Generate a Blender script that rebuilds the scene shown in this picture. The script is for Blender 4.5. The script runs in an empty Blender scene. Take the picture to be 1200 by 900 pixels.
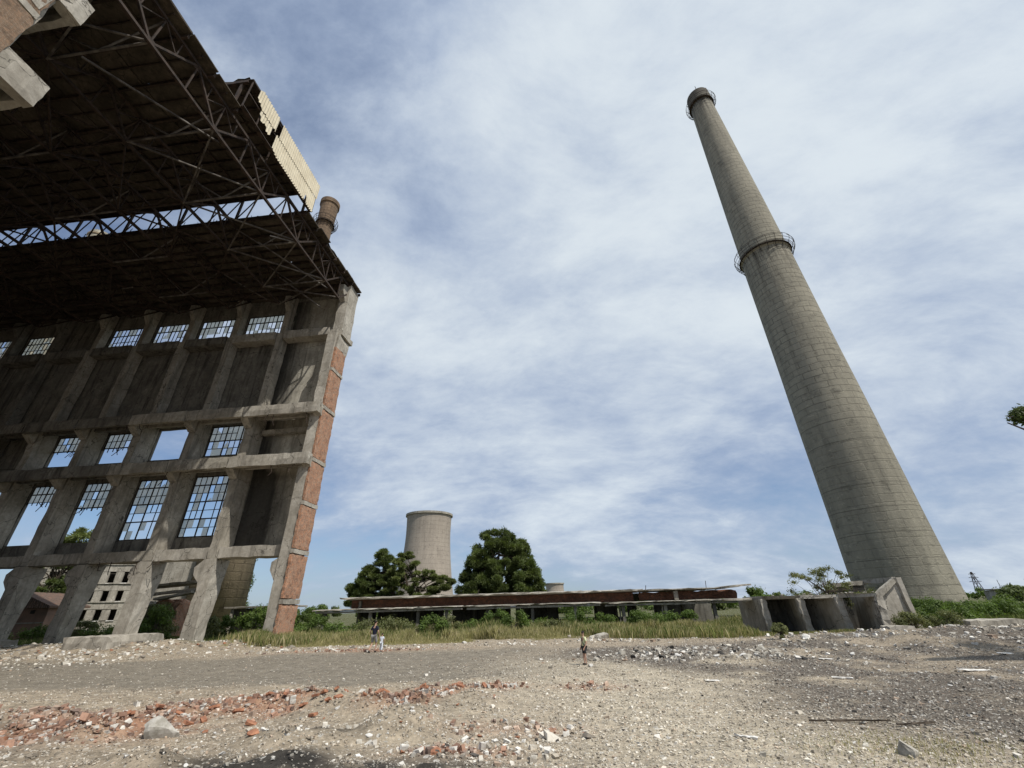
import bpy, math, random
import numpy as np
from mathutils import Vector, Matrix, noise as mnoise
random.seed(7); rng = np.random.default_rng(11)
S = bpy.context.scene
COL = S.collection
# ------------------------------------------------------------------ camera
cam = bpy.data.cameras.new('camera'); co = bpy.data.objects.new('camera', cam); COL.objects.link(co)
W_, H_ = 1200., 900.
FPX = 490.
cam.sensor_fit = 'HORIZONTAL'; cam.sensor_width = 36.; cam.lens = FPX / W_ * 36.
cam.clip_start = .05; cam.clip_end = 12000
zen = Vector((-27., 914., -FPX)).normalized()       # world up in camera coordinates
fw = Vector((0, 0, -1)); Yc = (fw - zen * fw.dot(zen)).normalized(); Xc = Yc.cross(zen)
Rm = Matrix((Xc, Yc, zen))
CAMH = 2.3
co.matrix_world = Matrix.Translation((0, 0, CAMH)) @ Rm.to_4x4()
S.camera = co
# ------------------------------------------------------------------ light
SUN_EL, SUN_AZ = math.radians(56), math.radians(-43)   # azimuth measured from +X
sd = Vector((math.cos(SUN_EL) * math.cos(SUN_AZ), math.cos(SUN_EL) * math.sin(SUN_AZ), math.sin(SUN_EL)))
sun = bpy.data.lights.new('sun', 'SUN'); sun.energy = 4.3; sun.angle = math.radians(.6); sun.color = (1, .955, .88)
so = bpy.data.objects.new('sun', sun); COL.objects.link(so)
so.rotation_euler = (-sd).to_track_quat('-Z', 'Y').to_euler(); so.location = (40, -30, 90)
S.view_settings.view_transform = 'Standard'; S.view_settings.look = 'None'
S.view_settings.exposure = 0.0; S.view_settings.gamma = 1; S.view_settings.use_curve_mapping = False
S.render.resolution_x = 1024; S.render.resolution_y = 768

class NT:
    def __init__(s, tree): s.t = tree; s.t.nodes.clear()
    def n(s, typ, **kw):
        nd = s.t.nodes.new(typ)
        ins = kw.pop('ins', {})
        for k, v in kw.items(): setattr(nd, k, v)
        for k, v in ins.items():
            if isinstance(v, bpy.types.NodeSocket): s.t.links.new(v, nd.inputs[k])
            else: nd.inputs[k].default_value = v
        return nd
    def math(s, op, a, b=None, c=None, clamp=False):
        nd = s.t.nodes.new('ShaderNodeMath'); nd.operation = op; nd.use_clamp = clamp
        for i, v in enumerate((a, b, c)):
            if v is None: continue
            if isinstance(v, bpy.types.NodeSocket): s.t.links.new(v, nd.inputs[i])
            else: nd.inputs[i].default_value = v
        return nd.outputs[0]
    def mix(s, f, a, b, mode='MIX'):
        nd = s.t.nodes.new('ShaderNodeMix'); nd.data_type = 'RGBA'; nd.blend_type = mode
        for k, v in ((0, f), (6, a), (7, b)):
            if isinstance(v, bpy.types.NodeSocket): s.t.links.new(v, nd.inputs[k])
            else: nd.inputs[k].default_value = v if k == 0 or len(v) == 4 else (*v, 1)
        return nd.outputs[2]
    def noise(s, vec, scale, detail=4, rough=.55, dist=0., out=0):
        nd = s.n('ShaderNodeTexNoise', ins={'Scale': scale, 'Detail': detail, 'Roughness': rough, 'Distortion': dist})
        if vec is not None: s.t.links.new(vec, nd.inputs['Vector'])
        return nd.outputs[out]
    def ramp(s, fac, lo, hi, smooth=False):
        nd = s.n('ShaderNodeMapRange', ins={'Value': fac, 'From Min': lo, 'From Max': hi})
        if smooth: nd.interpolation_type = 'SMOOTHSTEP'
        return nd.outputs[0]
    def mapv(s, vec, sc=(1, 1, 1), loc=(0, 0, 0), rot=(0, 0, 0)):
        return s.n('ShaderNodeMapping', ins={'Vector': vec, 'Scale': sc, 'Location': loc, 'Rotation': rot}).outputs[0]

# ------------------------------------------------------------------ sky with thin cloud
wd = bpy.data.worlds.new('World'); S.world = wd; wd.use_nodes = True
w = NT(wd.node_tree)
sky = w.n('ShaderNodeTexSky', sky_type='NISHITA', sun_disc=False, sun_elevation=SUN_EL,
          sun_rotation=math.atan2(sd.x, sd.y), air_density=1.0, dust_density=.6, ozone_density=1.6)
tc = w.n('ShaderNodeTexCoord').outputs['Generated']
sx = w.n('ShaderNodeSeparateXYZ', ins={0: tc})
zz = w.math('ADD', w.math('MAXIMUM', sx.outputs[2], 0.0), .38)
px = w.math('DIVIDE', sx.outputs[0], zz); py = w.math('DIVIDE', sx.outputs[1], zz)
pv = w.n('ShaderNodeCombineXYZ', ins={0: px, 1: py, 2: 0.0}).outputs[0]
wp = w.noise(w.mapv(pv, (1, 1, 1), (3, 1, 0)), 1.1, 3, .5, 0, 1)
pvd = w.n('ShaderNodeVectorMath', operation='MULTIPLY_ADD', ins={0: wp, 1: (.30, .30, 0), 2: pv}).outputs[0]
n1 = w.noise(w.mapv(pvd, (.8, 1.0, 1), (2.3, .7, 0), (0, 0, .9)), 1.5, 8, .60)       # broad sheets
n2 = w.noise(w.mapv(pvd, (1.1, 2.0, 1), (5.3, 9.7, 0), (0, 0, 1.15)), 2.7, 9, .66)       # streaks
n3 = w.noise(w.mapv(pvd, (1.6, 2.2, 1), (1.3, 4.7, 0), (0, 0, -.3)), 4.5, 6, .65)        # mottle
cv = w.math('ADD', w.math('ADD', w.math('MULTIPLY', n1, 1.0), w.math('MULTIPLY', n2, .34)), w.math('MULTIPLY', n3, .12))
# more cloud overhead and to the right, clearer low on the left
def lobe(d, a, b): return w.ramp(w.n('ShaderNodeVectorMath', operation='DOT_PRODUCT', ins={0: tc, 1: Vector(d).normalized()}).outputs['Value'], a, b, True)
big = lobe((.06, .72, .70), .72, .99); upr = lobe((.72, .42, .90), .6, .98); dim = lobe((-.45, .30, .86), .72, .98); dim2 = lobe((.62, .78, .42), .80, .99)
b1 = w.math('ADD', w.math('MULTIPLY', big, .17), w.math('MULTIPLY', upr, .06)); b2_ = w.math('ADD', w.math('MULTIPLY', dim, .13), w.math('MULTIPLY', dim2, .05))
bias = w.math('ADD', w.math('SUBTRACT', b1, b2_), w.math('ADD', w.math('MULTIPLY', sx.outputs[0], .16), w.math('MULTIPLY', sx.outputs[2], .20)))
cv = w.math('ADD', cv, bias)
cf = w.ramp(cv, .44, .88, True)
cl = w.ramp(n1, .35, .72)
cb = w.ramp(w.math('ADD', w.math('ADD', w.math('MULTIPLY', n2, .50), w.math('MULTIPLY', n1, .70)), w.math('MULTIPLY', bias, .55)), .53, .90, True)
ccol = w.mix(cb, (4.5, 5.5, 7.3), (8.7, 9.5, 10.1))
skyc = w.mix(1.0, sky.outputs[0], (.92, 1.02, 1.16), 'MULTIPLY')
lowm = w.ramp(sx.outputs[2], .0, .22, True)
hz = w.mix(w.math('MULTIPLY', w.math('SUBTRACT', 1, lowm), .35), skyc, (3.4, 5.2, 7.6))
fin = w.mix(w.math('MULTIPLY', cf, .93), hz, ccol)
bg = w.n('ShaderNodeBackground', ins={'Color': fin, 'Strength': .088})
w.t.links.new(bg.outputs[0], w.n('ShaderNodeOutputWorld').inputs[0])

# ------------------------------------------------------------------ helpers
def lin(r, g, b):
    f = lambda c: c / 12.92 if c <= .04045 else ((c + .055) / 1.055) ** 2.4
    return (f(r / 255), f(g / 255), f(b / 255))
def tag(o, label=None, cat=None, group=None, kind=None):
    if label: o['label'] = label
    if cat: o['category'] = cat
    if group: o['group'] = group
    if kind: o['kind'] = kind
    return o
def empty(name, loc=(0, 0, 0), rz=0.):
    o = bpy.data.objects.new(name, None); COL.objects.link(o); o.location = loc; o.rotation_euler = (0, 0, rz)
    o.empty_display_size = .3
    return o
def link(name, me, mat=None, parent=None):
    o = bpy.data.objects.new(name, me); COL.objects.link(o)
    if mat is not None and not me.materials: me.materials.append(mat)
    if parent is not None: o.parent = parent
    return o
def copy_tree(o, parent=None):
    c = o.copy(); COL.objects.link(c)
    if parent is not None: c.parent = parent
    for ch in list(o.children): copy_tree(ch, c)
    return c
class MB:
    def __init__(s): s.v = []; s.f = []
    def add(s, vs, fs):
        o = len(s.v); s.v += [tuple(v) for v in vs]; s.f += [tuple(i + o for i in f) for f in fs]
    def box(s, x0, x1, y0, y1, z0, z1, jit=0.):
        vs = [(x, y, z) for z in (z0, z1) for y in (y0, y1) for x in (x0, x1)]
        if jit: vs = [tuple(c + random.uniform(-jit, jit) for c in v) for v in vs]
        s.add(vs, [(0, 2, 3, 1), (4, 5, 7, 6), (0, 1, 5, 4), (2, 6, 7, 3), (0, 4, 6, 2), (1, 3, 7, 5)])
    def beam(s, p, q, wd, ht, up=(0, 0, 1), seg=1, jit=0., w2=None, h2=None):
        p, q = Vector(p), Vector(q); d = (q - p).normalized(); up = Vector(up)
        if abs(d.dot(up)) > .98: up = Vector((1, 0, 0)) if abs(d.x) < .9 else Vector((0, 1, 0))
        a = d.cross(up).normalized(); b = a.cross(d).normalized()
        vs = []
        for i in range(seg + 1):
            t = i / seg; c = p.lerp(q, t)
            ww = (wd + ((w2 or wd) - wd) * t) / 2; hh = (ht + ((h2 or ht) - ht) * t) / 2
            for sa, sb in ((-1, -1), (1, -1), (1, 1), (-1, 1)):
                j = lambda: random.uniform(-jit, jit)
                vs.append(c + a * (sa * ww + j()) + b * (sb * hh + j()))
        fs = [(3, 2, 1, 0), tuple(seg * 4 + k for k in range(4))]
        for i in range(seg):
            for k in range(4): fs.append((i * 4 + k, i * 4 + (k + 1) % 4, i * 4 + 4 + (k + 1) % 4, i * 4 + 4 + k))
        s.add(vs, fs)
    def slab(s, x0, x1, y0, y1, z0, z1, cell=.9, jit=.03):
        """box with every face cut into cells and its corners and edges worn"""
        L = (x1 - x0, y1 - y0, z1 - z0); n = [max(1, int(round(l / cell))) for l in L]
        idx = {}; 
        def V(i, j, k):
            key = (i, j, k)
            if key not in idx:
                on = (i in (0, n[0])) + (j in (0, n[1])) + (k in (0, n[2]))
                amp = jit * (1.6 if on >= 2 else .45)
                p = [x0 + L[0] * i / n[0], y0 + L[1] * j / n[1], z0 + L[2] * k / n[2]]
                cen = ((x0 + x1) / 2, (y0 + y1) / 2, (z0 + z1) / 2)
                for a, q in ((0, (i, n[0])), (1, (j, n[1])), (2, (k, n[2]))):
                    r = random.random() * amp
                    if q[0] in (0, q[1]): p[a] += (r if q[0] == 0 else -r)
                    else: p[a] += random.uniform(-.5, .5) * amp
                idx[key] = len(s.v); s.v.append(tuple(p))
            return idx[key]
        for k, sgn in ((0, 1), (n[2], 0)):
            for i in range(n[0]):
                for j in range(n[1]):
                    q = (V(i, j, k), V(i, j + 1, k), V(i + 1, j + 1, k), V(i + 1, j, k)); s.f.append(q if sgn else q[::-1])
        for j, sgn in ((0, 1), (n[1], 0)):
            for i in range(n[0]):
                for k in range(n[2]):
                    q = (V(i, j, k), V(i + 1, j, k), V(i + 1, j, k + 1), V(i, j, k + 1)); s.f.append(q if sgn else q[::-1])
        for i, sgn in ((0, 1), (n[0], 0)):
            for j in range(n[1]):
                for k in range(n[2]):
                    q = (V(i, j, k), V(i, j, k + 1), V(i, j + 1, k + 1), V(i, j + 1, k)); s.f.append(q if sgn else q[::-1])
    def prism(s, pts, axis, a, b):
        """polygon extruded along an axis; pts are the other two coordinates in xyz order"""
        def mk(p, t):
            l = list(p); l.insert(axis, t); return tuple(l)
        n = len(pts); vs = [mk(p, a) for p in pts] + [mk(p, b) for p in pts]
        s.add(vs, [tuple(range(n)), tuple(range(2 * n - 1, n - 1, -1))] + [(i, i + n, (i + 1) % n + n, (i + 1) % n) for i in range(n)])
    def lathe(s, prof, seg=48, cap=True, cen=(0, 0), arc=None):
        vs = []
        for r, z in prof:
            for k in range(seg):
                t = 2 * math.pi * k / seg; vs.append((cen[0] + r * math.cos(t), cen[1] + r * math.sin(t), z))
        fs = []
        for i in range(len(prof) - 1):
            for k in range(seg):
                if arc and not arc(2 * math.pi * k / seg): continue
                fs.append((i * seg + k, i * seg + (k + 1) % seg, (i + 1) * seg + (k + 1) % seg, (i + 1) * seg + k))
        if cap: fs += [tuple(range(seg))[::-1], tuple(range((len(prof) - 1) * seg, len(prof) * seg))]
        s.add(vs, fs)
    def mesh(s, name, smooth=False):
        me = bpy.data.meshes.new(name); me.from_pydata(s.v, [], s.f); me.update()
        import bmesh
        bm = bmesh.new(); bm.from_mesh(me); bmesh.ops.recalc_face_normals(bm, faces=bm.faces); bm.to_mesh(me); bm.free()
        if smooth: me.shade_smooth()
        return me
    def build(s, name, mat, parent=None, smooth=False): return link(name, s.mesh(name, smooth), mat, parent)
def np_mesh(name, V, F, colors=None, mat=None, parent=None, smooth=False):
    """V (n,3), F (m,k) numpy arrays, colours per vertex"""
    me = bpy.data.meshes.new(name); k = F.shape[1]
    me.vertices.add(len(V)); me.vertices.foreach_set('co', V.astype(np.float32).ravel())
    me.loops.add(F.size); me.loops.foreach_set('vertex_index', F.astype(np.int32).ravel())
    me.polygons.add(len(F)); me.polygons.foreach_set('loop_start', np.arange(0, F.size, k, dtype=np.int32))
    me.update(calc_edges=True)
    me.polygons.foreach_set('use_smooth', np.zeros(len(F), bool))
    if colors is not None:
        a = me.color_attributes.new('Col', 'FLOAT_COLOR', 'POINT')
        c = np.ones((len(V), 4), np.float32); c[:, :3] = colors; a.data.foreach_set('color', c.ravel())
    if smooth: me.shade_smooth()
    return link(name, me, mat, parent)

# ------------------------------------------------------------------ materials
def newmat(name):
    m = bpy.data.materials.new(name); m.use_nodes = True; return m, NT(m.node_tree)
def finish(m, t, col, rough=.9, bump=None, bstr=.3, bdist=.02, metal=0., spec=.3):
    p = t.n('ShaderNodeBsdfPrincipled')
    for k, v in (('Base Color', col), ('Roughness', rough), ('Metallic', metal), ('Specular IOR Level', spec)):
        if isinstance(v, bpy.types.NodeSocket): t.t.links.new(v, p.inputs[k])
        else: p.inputs[k].default_value = (*v, 1) if isinstance(v, tuple) and len(v) == 3 else v
    if bump is not None:
        b = t.n('ShaderNodeBump', ins={'Height': bump, 'Strength': bstr, 'Distance': bdist})
        t.t.links.new(b.outputs[0], p.inputs['Normal'])
    t.t.links.new(p.outputs[0], t.n('ShaderNodeOutputMaterial').inputs[0]); return m
def concrete(name, light, dark, stain, stain_amt=.5, streak=1., scale=1., board=0., soot=None):
    m, t = newmat(name); v = t.n('ShaderNodeTexCoord').outputs['Object']
    a = t.noise(v, .45 * scale, 6, .62); b = t.noise(v, 3.2 * scale, 8, .65); c = t.noise(v, 22 * scale, 5, .6)
    st = t.noise(t.mapv(v, (1.7 * scale, 1.7 * scale, .16 * scale)), 1.0, 7, .62, .6)
    col = t.mix(t.ramp(a, .36, .66), dark, light)
    col = t.mix(t.math('MULTIPLY', t.ramp(b, .42, .68), .55), col, tuple(x * .62 for x in dark))
    col = t.mix(t.math('MULTIPLY', t.ramp(st, .49, .68), stain_amt * streak), col, stain)
    pale = t.noise(t.mapv(v, (1, 1, .6), (7, 3, 1)), 1.35 * scale, 8, .7)
    col = t.mix(t.math('MULTIPLY', t.ramp(pale, .60, .68), .5), col, tuple(min(1, x * 1.45) for x in light))
    col = t.mix(t.math('MULTIPLY', t.ramp(c, .35, .75), .35), col, tuple(x * .7 for x in dark))
    h = t.math('ADD', t.math('MULTIPLY', b, 1.0), t.math('MULTIPLY', c, .35))
    if board:
        sp = t.n('ShaderNodeSeparateXYZ', ins={0: v}).outputs[2]
        fr = t.math('FRACT', t.math('MULTIPLY', sp, board)); ln = t.math('LESS_THAN', fr, .07)
        col = t.mix(t.math('MULTIPLY', ln, .35), col, tuple(x * .5 for x in dark)); h = t.math('SUBTRACT', h, t.math('MULTIPLY', ln, .4))
    if soot: col = soot(t, v, col)
    vor = t.n('ShaderNodeTexVoronoi', feature='DISTANCE_TO_EDGE', ins={'Vector': t.n('ShaderNodeVectorMath', operation='MULTIPLY_ADD', ins={0: t.noise(v, 1.5, 3, .5, 0, 1), 1: (.9, .9, .9), 2: v}).outputs[0], 'Scale': .33 * scale}).outputs[0]
    crk = t.math('LESS_THAN', vor, .006); col = t.mix(t.math('MULTIPLY', crk, .6), col, (.015, .013, .01))
    return finish(m, t, col, .93, h, .55, .05)
M = {}
M['conc'] = concrete('weathered concrete', (.46, .425, .36), (.27, .245, .20), (.07, .062, .052), .65)
M['conc_dark'] = concrete('sooty and shaded concrete', (.26, .243, .205), (.14, .13, .11), (.018, .016, .014), .8)  # soot stains; also the darker copy that paints shade deep in the hall
M['conc_pale'] = concrete('pale concrete', (.52, .485, .42), (.33, .30, .25), (.10, .09, .075), .5)  # also the lighter copy that paints sunlight on the hall's open end
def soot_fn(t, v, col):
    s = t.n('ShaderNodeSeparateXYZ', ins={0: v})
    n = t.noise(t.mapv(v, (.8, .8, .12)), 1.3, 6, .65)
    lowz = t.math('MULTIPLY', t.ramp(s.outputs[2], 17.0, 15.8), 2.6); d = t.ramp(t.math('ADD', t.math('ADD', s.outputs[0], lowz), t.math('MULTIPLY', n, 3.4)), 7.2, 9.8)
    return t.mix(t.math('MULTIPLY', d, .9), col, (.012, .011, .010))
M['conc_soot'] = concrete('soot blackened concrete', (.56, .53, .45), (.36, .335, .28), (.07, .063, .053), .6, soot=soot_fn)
def brick_mat(name, c1, c2, mort, sc=1., axis='x'):
    m, t = newmat(name); v = t.n('ShaderNodeTexCoord').outputs['Object']; s = t.n('ShaderNodeSeparateXYZ', ins={0: v})
    h_ = t.math('ADD', s.outputs[0], s.outputs[1])
    vv = t.n('ShaderNodeCombineXYZ', ins={0: h_, 1: s.outputs[2], 2: 0.}).outputs[0]
    wob = t.n('ShaderNodeVectorMath', operation='MULTIPLY_ADD', ins={0: t.noise(v, 6, 3, .5, 0, 1), 1: (.03, .03, 0), 2: vv}).outputs[0]
    bt = t.n('ShaderNodeTexBrick', ins={'Vector': wob, 'Color1': (*c1, 1), 'Color2': (*c2, 1), 'Mortar': (*mort, 1), 'Scale': sc, 'Mortar Size': .016, 'Brick Width': .27, 'Row Height': .085, 'Bias': -.1})
    n = t.noise(v, .9, 6, .65); n2 = t.noise(v, 9, 6, .7); n3 = t.noise(v, 30, 2, .5)
    col = t.mix(t.math('MULTIPLY', t.ramp(n, .45, .7), .5), bt.outputs[0], tuple(x * .45 for x in c2))
    col = t.mix(t.math('MULTIPLY', t.ramp(n2, .55, .7), .55), col, tuple(min(1, x * 1.6) for x in mort))
    col = t.mix(t.math('MULTIPLY', t.ramp(n3, .5, .75), .5), col, tuple(x * .3 for x in c1))
    n4 = t.noise(v, 3.2, 8, .75); col = t.mix(t.math('MULTIPLY', t.ramp(n4, .48, .62), .6), col, tuple(min(1, x * 1.35) for x in c1))
    n5 = t.noise(t.mapv(v, (1, 1, 1), (5, 5, 5)), 2.1, 8, .75); col = t.mix(t.math('MULTIPLY', t.ramp(n5, .54, .66), .65), col, tuple(x * .35 for x in c2))
    hh = t.math('ADD', t.math('MULTIPLY', bt.outputs[1], -.6), n2)
    return finish(m, t, col, .92, hh, .8, .04)
M['brick'] = brick_mat('weathered red brick', (.43, .19, .10), (.25, .105, .06), (.42, .35, .27))
M['brick_brown'] = brick_mat('brown brick', (.27, .17, .105), (.16, .10, .065), (.24, .19, .14))
def simple(name, a, b, sc=4., rough=.85, metal=0., bs=.3, det=6):
    m, t = newmat(name); v = t.n('ShaderNodeTexCoord').outputs['Object']
    n = t.noise(v, sc, det, .65); return finish(m, t, t.mix(t.ramp(n, .38, .64), a, b), rough, n, bs, .02, metal)
M['rust'] = simple('rusty steel', (.018, .013, .010), (.062, .040, .029), 2.2, .8)
M['steel_pale'] = simple('grey weathered steel', (.05, .04, .034), (.17, .15, .13), 1.2, .7)
M['frame'] = simple('dark window steel', (.018, .015, .012), (.05, .036, .028), 3.)
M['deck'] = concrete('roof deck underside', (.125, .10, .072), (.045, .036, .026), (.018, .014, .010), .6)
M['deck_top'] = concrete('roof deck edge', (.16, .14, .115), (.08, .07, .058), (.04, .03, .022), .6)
def corrugated():
    m, t = newmat('corrugated fibre cement'); v = t.n('ShaderNodeTexCoord').outputs['Object']
    n = t.noise(t.mapv(v, (1, 1, .5)), 1.3, 7, .6); n2 = t.noise(v, 9, 4, .6)
    col = t.mix(t.ramp(n, .35, .7), (.66, .60, .46), (.52, .46, .34)); col = t.mix(t.math('MULTIPLY', t.ramp(n2, .6, .75), .4), col, (.28, .24, .17))
    return finish(m, t, col, .9, n2, .1, .01)
M['corr'] = corrugated()
def glass():
    m, t = newmat('dirty window glass'); v = t.n('ShaderNodeTexCoord').outputs['Object']
    n = t.noise(v, 2.2, 5, .6); vr = t.n('ShaderNodeTexVoronoi', ins={'Vector': v, 'Scale': 1.1}).outputs['Color']
    g = t.n('ShaderNodeSeparateColor', ins={0: vr}).outputs[0]
    tr = t.n('ShaderNodeBsdfTransparent', ins={'Color': (.80, .84, .82, 1)})
    dc = t.mix(g, (.55, .52, .43), (.86, .88, .86))
    tl = t.n('ShaderNodeBsdfTranslucent', ins={'Color': dc}); df = t.n('ShaderNodeBsdfDiffuse', ins={'Color': (.22, .21, .18, 1)})
    a = t.n('ShaderNodeMixShader', ins={0: .18, 1: tl.outputs[0], 2: df.outputs[0]})
    f = t.ramp(t.math('ADD', t.math('MULTIPLY', n, .6), t.math('MULTIPLY', g, .5)), .2, .8)
    b = t.n('ShaderNodeMixShader', ins={0: t.math('ADD', .68, t.math('MULTIPLY', f, .30)), 1: tr.outputs[0], 2: a.outputs[0]})
    t.t.links.new(b.outputs[0], t.n('ShaderNodeOutputMaterial').inputs[0]); return m
M['glass'] = glass()
def cyl_mat(name, light, dark, R, row, wid, lines=.5, zbig=0.):
    """slip-formed concrete shaft: pour rings and faint block joints"""
    m, t = newmat(name); v = t.n('ShaderNodeTexCoord').outputs['Object']; s = t.n('ShaderNodeSeparateXYZ', ins={0: v})
    th = t.math('MULTIPLY', t.math('ARCTAN2', s.outputs[1], s.outputs[0]), R)
    vv = t.n('ShaderNodeCombineXYZ', ins={0: th, 1: s.outputs[2], 2: 0.}).outputs[0]
    wob = t.n('ShaderNodeVectorMath', operation='MULTIPLY_ADD', ins={0: t.noise(v, .8, 5, .6, 0, 1), 1: (.35, .35, 0), 2: vv}).outputs[0]
    bt = t.n('ShaderNodeTexBrick', ins={'Vector': wob, 'Color1': (*light, 1), 'Color2': (*[a * .5 + b * .5 for a, b in zip(light, dark)], 1), 'Mortar': (*[x * .45 for x in dark], 1), 'Scale': 1., 'Mortar Size': .07, 'Mortar Smooth': .4, 'Brick Width': wid, 'Row Height': row})
    bigr = t.math('LESS_THAN', t.math('FRACT', t.math('DIVIDE', t.math('ADD', s.outputs[2], t.math('MULTIPLY', t.noise(v, .4, 3), .3)), 3.6)), .035)
    up = t.ramp(s.outputs[2], zbig * .85, zbig + .5) if zbig else None
    vis = t.ramp(t.noise(v, .25, 5, .6), .38, .6)
    n = t.noise(t.mapv(v, (1, 1, .25)), .5, 7, .65); n2 = t.noise(v, 4, 7, .65); st = t.noise(t.mapv(v, (1, 1, .05), (4, 4, 0)), .9, 6, .6)
    base = t.mix(t.ramp(n, .35, .68), dark, light)
    jf = t.math('MULTIPLY', t.math('ADD', .35, t.math('MULTIPLY', vis, .65)), lines)
    if up is not None: jf = t.math('MULTIPLY', jf, t.math('ADD', .12, t.math('MULTIPLY', up, .88)))
    col = t.mix(jf, base, bt.outputs[0])
    if zbig: col = t.mix(t.math('MULTIPLY', bigr, t.math('SUBTRACT', .6, t.math('MULTIPLY', up, .45))), col, tuple(x * .4 for x in dark))
    col = t.mix(t.math('MULTIPLY', t.ramp(st, .52, .72), .5), col, tuple(x * .5 for x in dark))
    col = t.mix(t.math('MULTIPLY', t.ramp(n2, .55, .75), .45), col, tuple(x * .6 for x in dark))
    er = t.noise(t.mapv(v, (1, 1, 1.6), (9, 2, 5)), .55, 9, .72); col = t.mix(t.math('MULTIPLY', t.ramp(er, .56, .63), .55), col, tuple(x * .5 for x in dark))
    er2 = t.noise(t.mapv(v, (1, 1, 2.5), (1, 8, 3)), .9, 9, .75); col = t.mix(t.math('MULTIPLY', t.ramp(er2, .58, .64), .5), col, tuple(min(1, x * 1.4) for x in light))
    if zbig:
        zc_ = s.outputs[2]; sn = t.noise(t.mapv(v, (1, 1, .06), (2, 7, 0)), 1.6, 6, .65)
        for za, zb_, am in ((56., 69., .75), (112., 129., .7), (-2., 5., .35)):
            k_ = t.math('MULTIPLY', t.ramp(zc_, za, zb_), t.math('LESS_THAN', zc_, zb_ + .3)) if za > 0 else t.ramp(zc_, zb_, za)
            col = t.mix(t.math('MULTIPLY', t.math('MULTIPLY', k_, t.ramp(sn, .44, .60)), am), col, (.045, .038, .03))
        col = t.mix(t.math('MULTIPLY', t.ramp(t.math('ADD', zc_, t.math('MULTIPLY', n2, 10)), 130., 138.), .8), col, (.06, .052, .043))
    h = t.math('ADD', t.math('MULTIPLY', n2, .7), t.math('MULTIPLY', bt.outputs[1], -.8))
    return finish(m, t, col, .93, h, .7, .12)
M['stack'] = cyl_mat('chimney concrete', (.315, .29, .225), (.205, .19, .15), 6., 1.25, 3.4, .75, 33.)
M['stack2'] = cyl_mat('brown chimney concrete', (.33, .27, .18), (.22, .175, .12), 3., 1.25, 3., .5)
M['stack_top'] = cyl_mat('sooty chimney top', (.22, .15, .095), (.10, .072, .05), 3., 1.0, 2.4, .6)
M['cool'] = cyl_mat('cooling tower concrete', (.37, .32, .265), (.29, .25, .21), 14., 2.2, 40., .35)
def foliage(name, a, b, tl=.35):
    m, t = newmat(name); at = t.n('ShaderNodeAttribute', attribute_name='Col').outputs['Color']
    v = t.n('ShaderNodeTexCoord').outputs['Object']; n = t.noise(v, .7, 3)
    col = t.mix(1., t.mix(t.ramp(n, .35, .65), a, b), at, 'MULTIPLY')
    d = t.n('ShaderNodeBsdfPrincipled', ins={'Base Color': col, 'Roughness': .6, 'Specular IOR Level': .25})
    l = t.n('ShaderNodeBsdfTranslucent', ins={'Color': t.mix(1., col, (1.3, 1.4, .8), 'MULTIPLY')})
    x = t.n('ShaderNodeMixShader', ins={0: tl, 1: d.outputs[0], 2: l.outputs[0]})
    t.t.links.new(x.outputs[0], t.n('ShaderNodeOutputMaterial').inputs[0]); return m
M['pine'] = foliage('pine needles', (.075, .105, .038), (.12, .15, .058), .35)
M['pine2'] = foliage('yellowish pine needles', (.11, .14, .05), (.145, .17, .068), .3)
M['leaf'] = foliage('green leaves', (.075, .12, .03), (.11, .16, .042))
M['leaf_grey'] = foliage('grey green leaves', (.12, .14, .065), (.17, .18, .09))
M['grass'] = foliage('wild grass', (1, 1, 1), (.8, .8, .8), .3)
M['bark'] = simple('bark', (.05, .038, .028), (.12, .095, .07), 6.)
def vcol(name, rough=.92, sc=25., amt=.35):
    m, t = newmat(name); at = t.n('ShaderNodeAttribute', attribute_name='Col').outputs['Color']
    v = t.n('ShaderNodeTexCoord').outputs['Object']; n = t.noise(v, sc, 4, .6)
    return finish(m, t, t.mix(1., at, t.mix(n, (1 - amt,) * 3, (1 + amt,) * 3), 'MULTIPLY'), rough, n, .5, .01)
M['stone'] = vcol('loose stone')
M['chunk'] = simple('broken concrete', (.26, .24, .20), (.44, .415, .37), 5., .95, 0, .8)
M['chunk_w'] = simple('white broken stone', (.5, .48, .44), (.72, .70, .66), 6., .9, 0, .6)
M['chunk_b'] = simple('broken red brick', (.22, .10, .06), (.42, .20, .115), 6., .95, 0, .8)
M['chunk_d'] = simple('dark slag and opening shade', (.02, .02, .02), (.07, .065, .058), 6., .9, 0, .8)  # slag lumps; also paints the shade of vent and window openings

# ------------------------------------------------------------------ ground
def sm(a, b, x): t = np.clip((x - a) / (b - a), 0, 1); return t * t * (3 - 2 * t)
def vnoise(x, y, seed=0):
    """value noise on numpy arrays"""
    xi = np.floor(x).astype(np.int64); yi = np.floor(y).astype(np.int64); fx = x - xi; fy = y - yi
    fx = fx * fx * (3 - 2 * fx); fy = fy * fy * (3 - 2 * fy)
    def hsh(i, j):
        n = (i * 374761393 + j * 668265263 + seed * 144269) & 0x7fffffff
        n = ((n ^ (n >> 13)) * 1274126177) & 0x7fffffff
        return ((n ^ (n >> 16)) & 0xffff) / 65535.
    a = hsh(xi, yi); b = hsh(xi + 1, yi); c = hsh(xi, yi + 1); d = hsh(xi + 1, yi + 1)
    return (a * (1 - fx) + b * fx) * (1 - fy) + (c * (1 - fx) + d * fx) * fy
def fbm(x, y, seed=0, o=4):
    s = 0; a = .5
    for k in range(o): s = s + a * vnoise(x * 2 ** k, y * 2 ** k, seed + k); a *= .5
    return s / (1 - .5 ** o)
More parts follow.
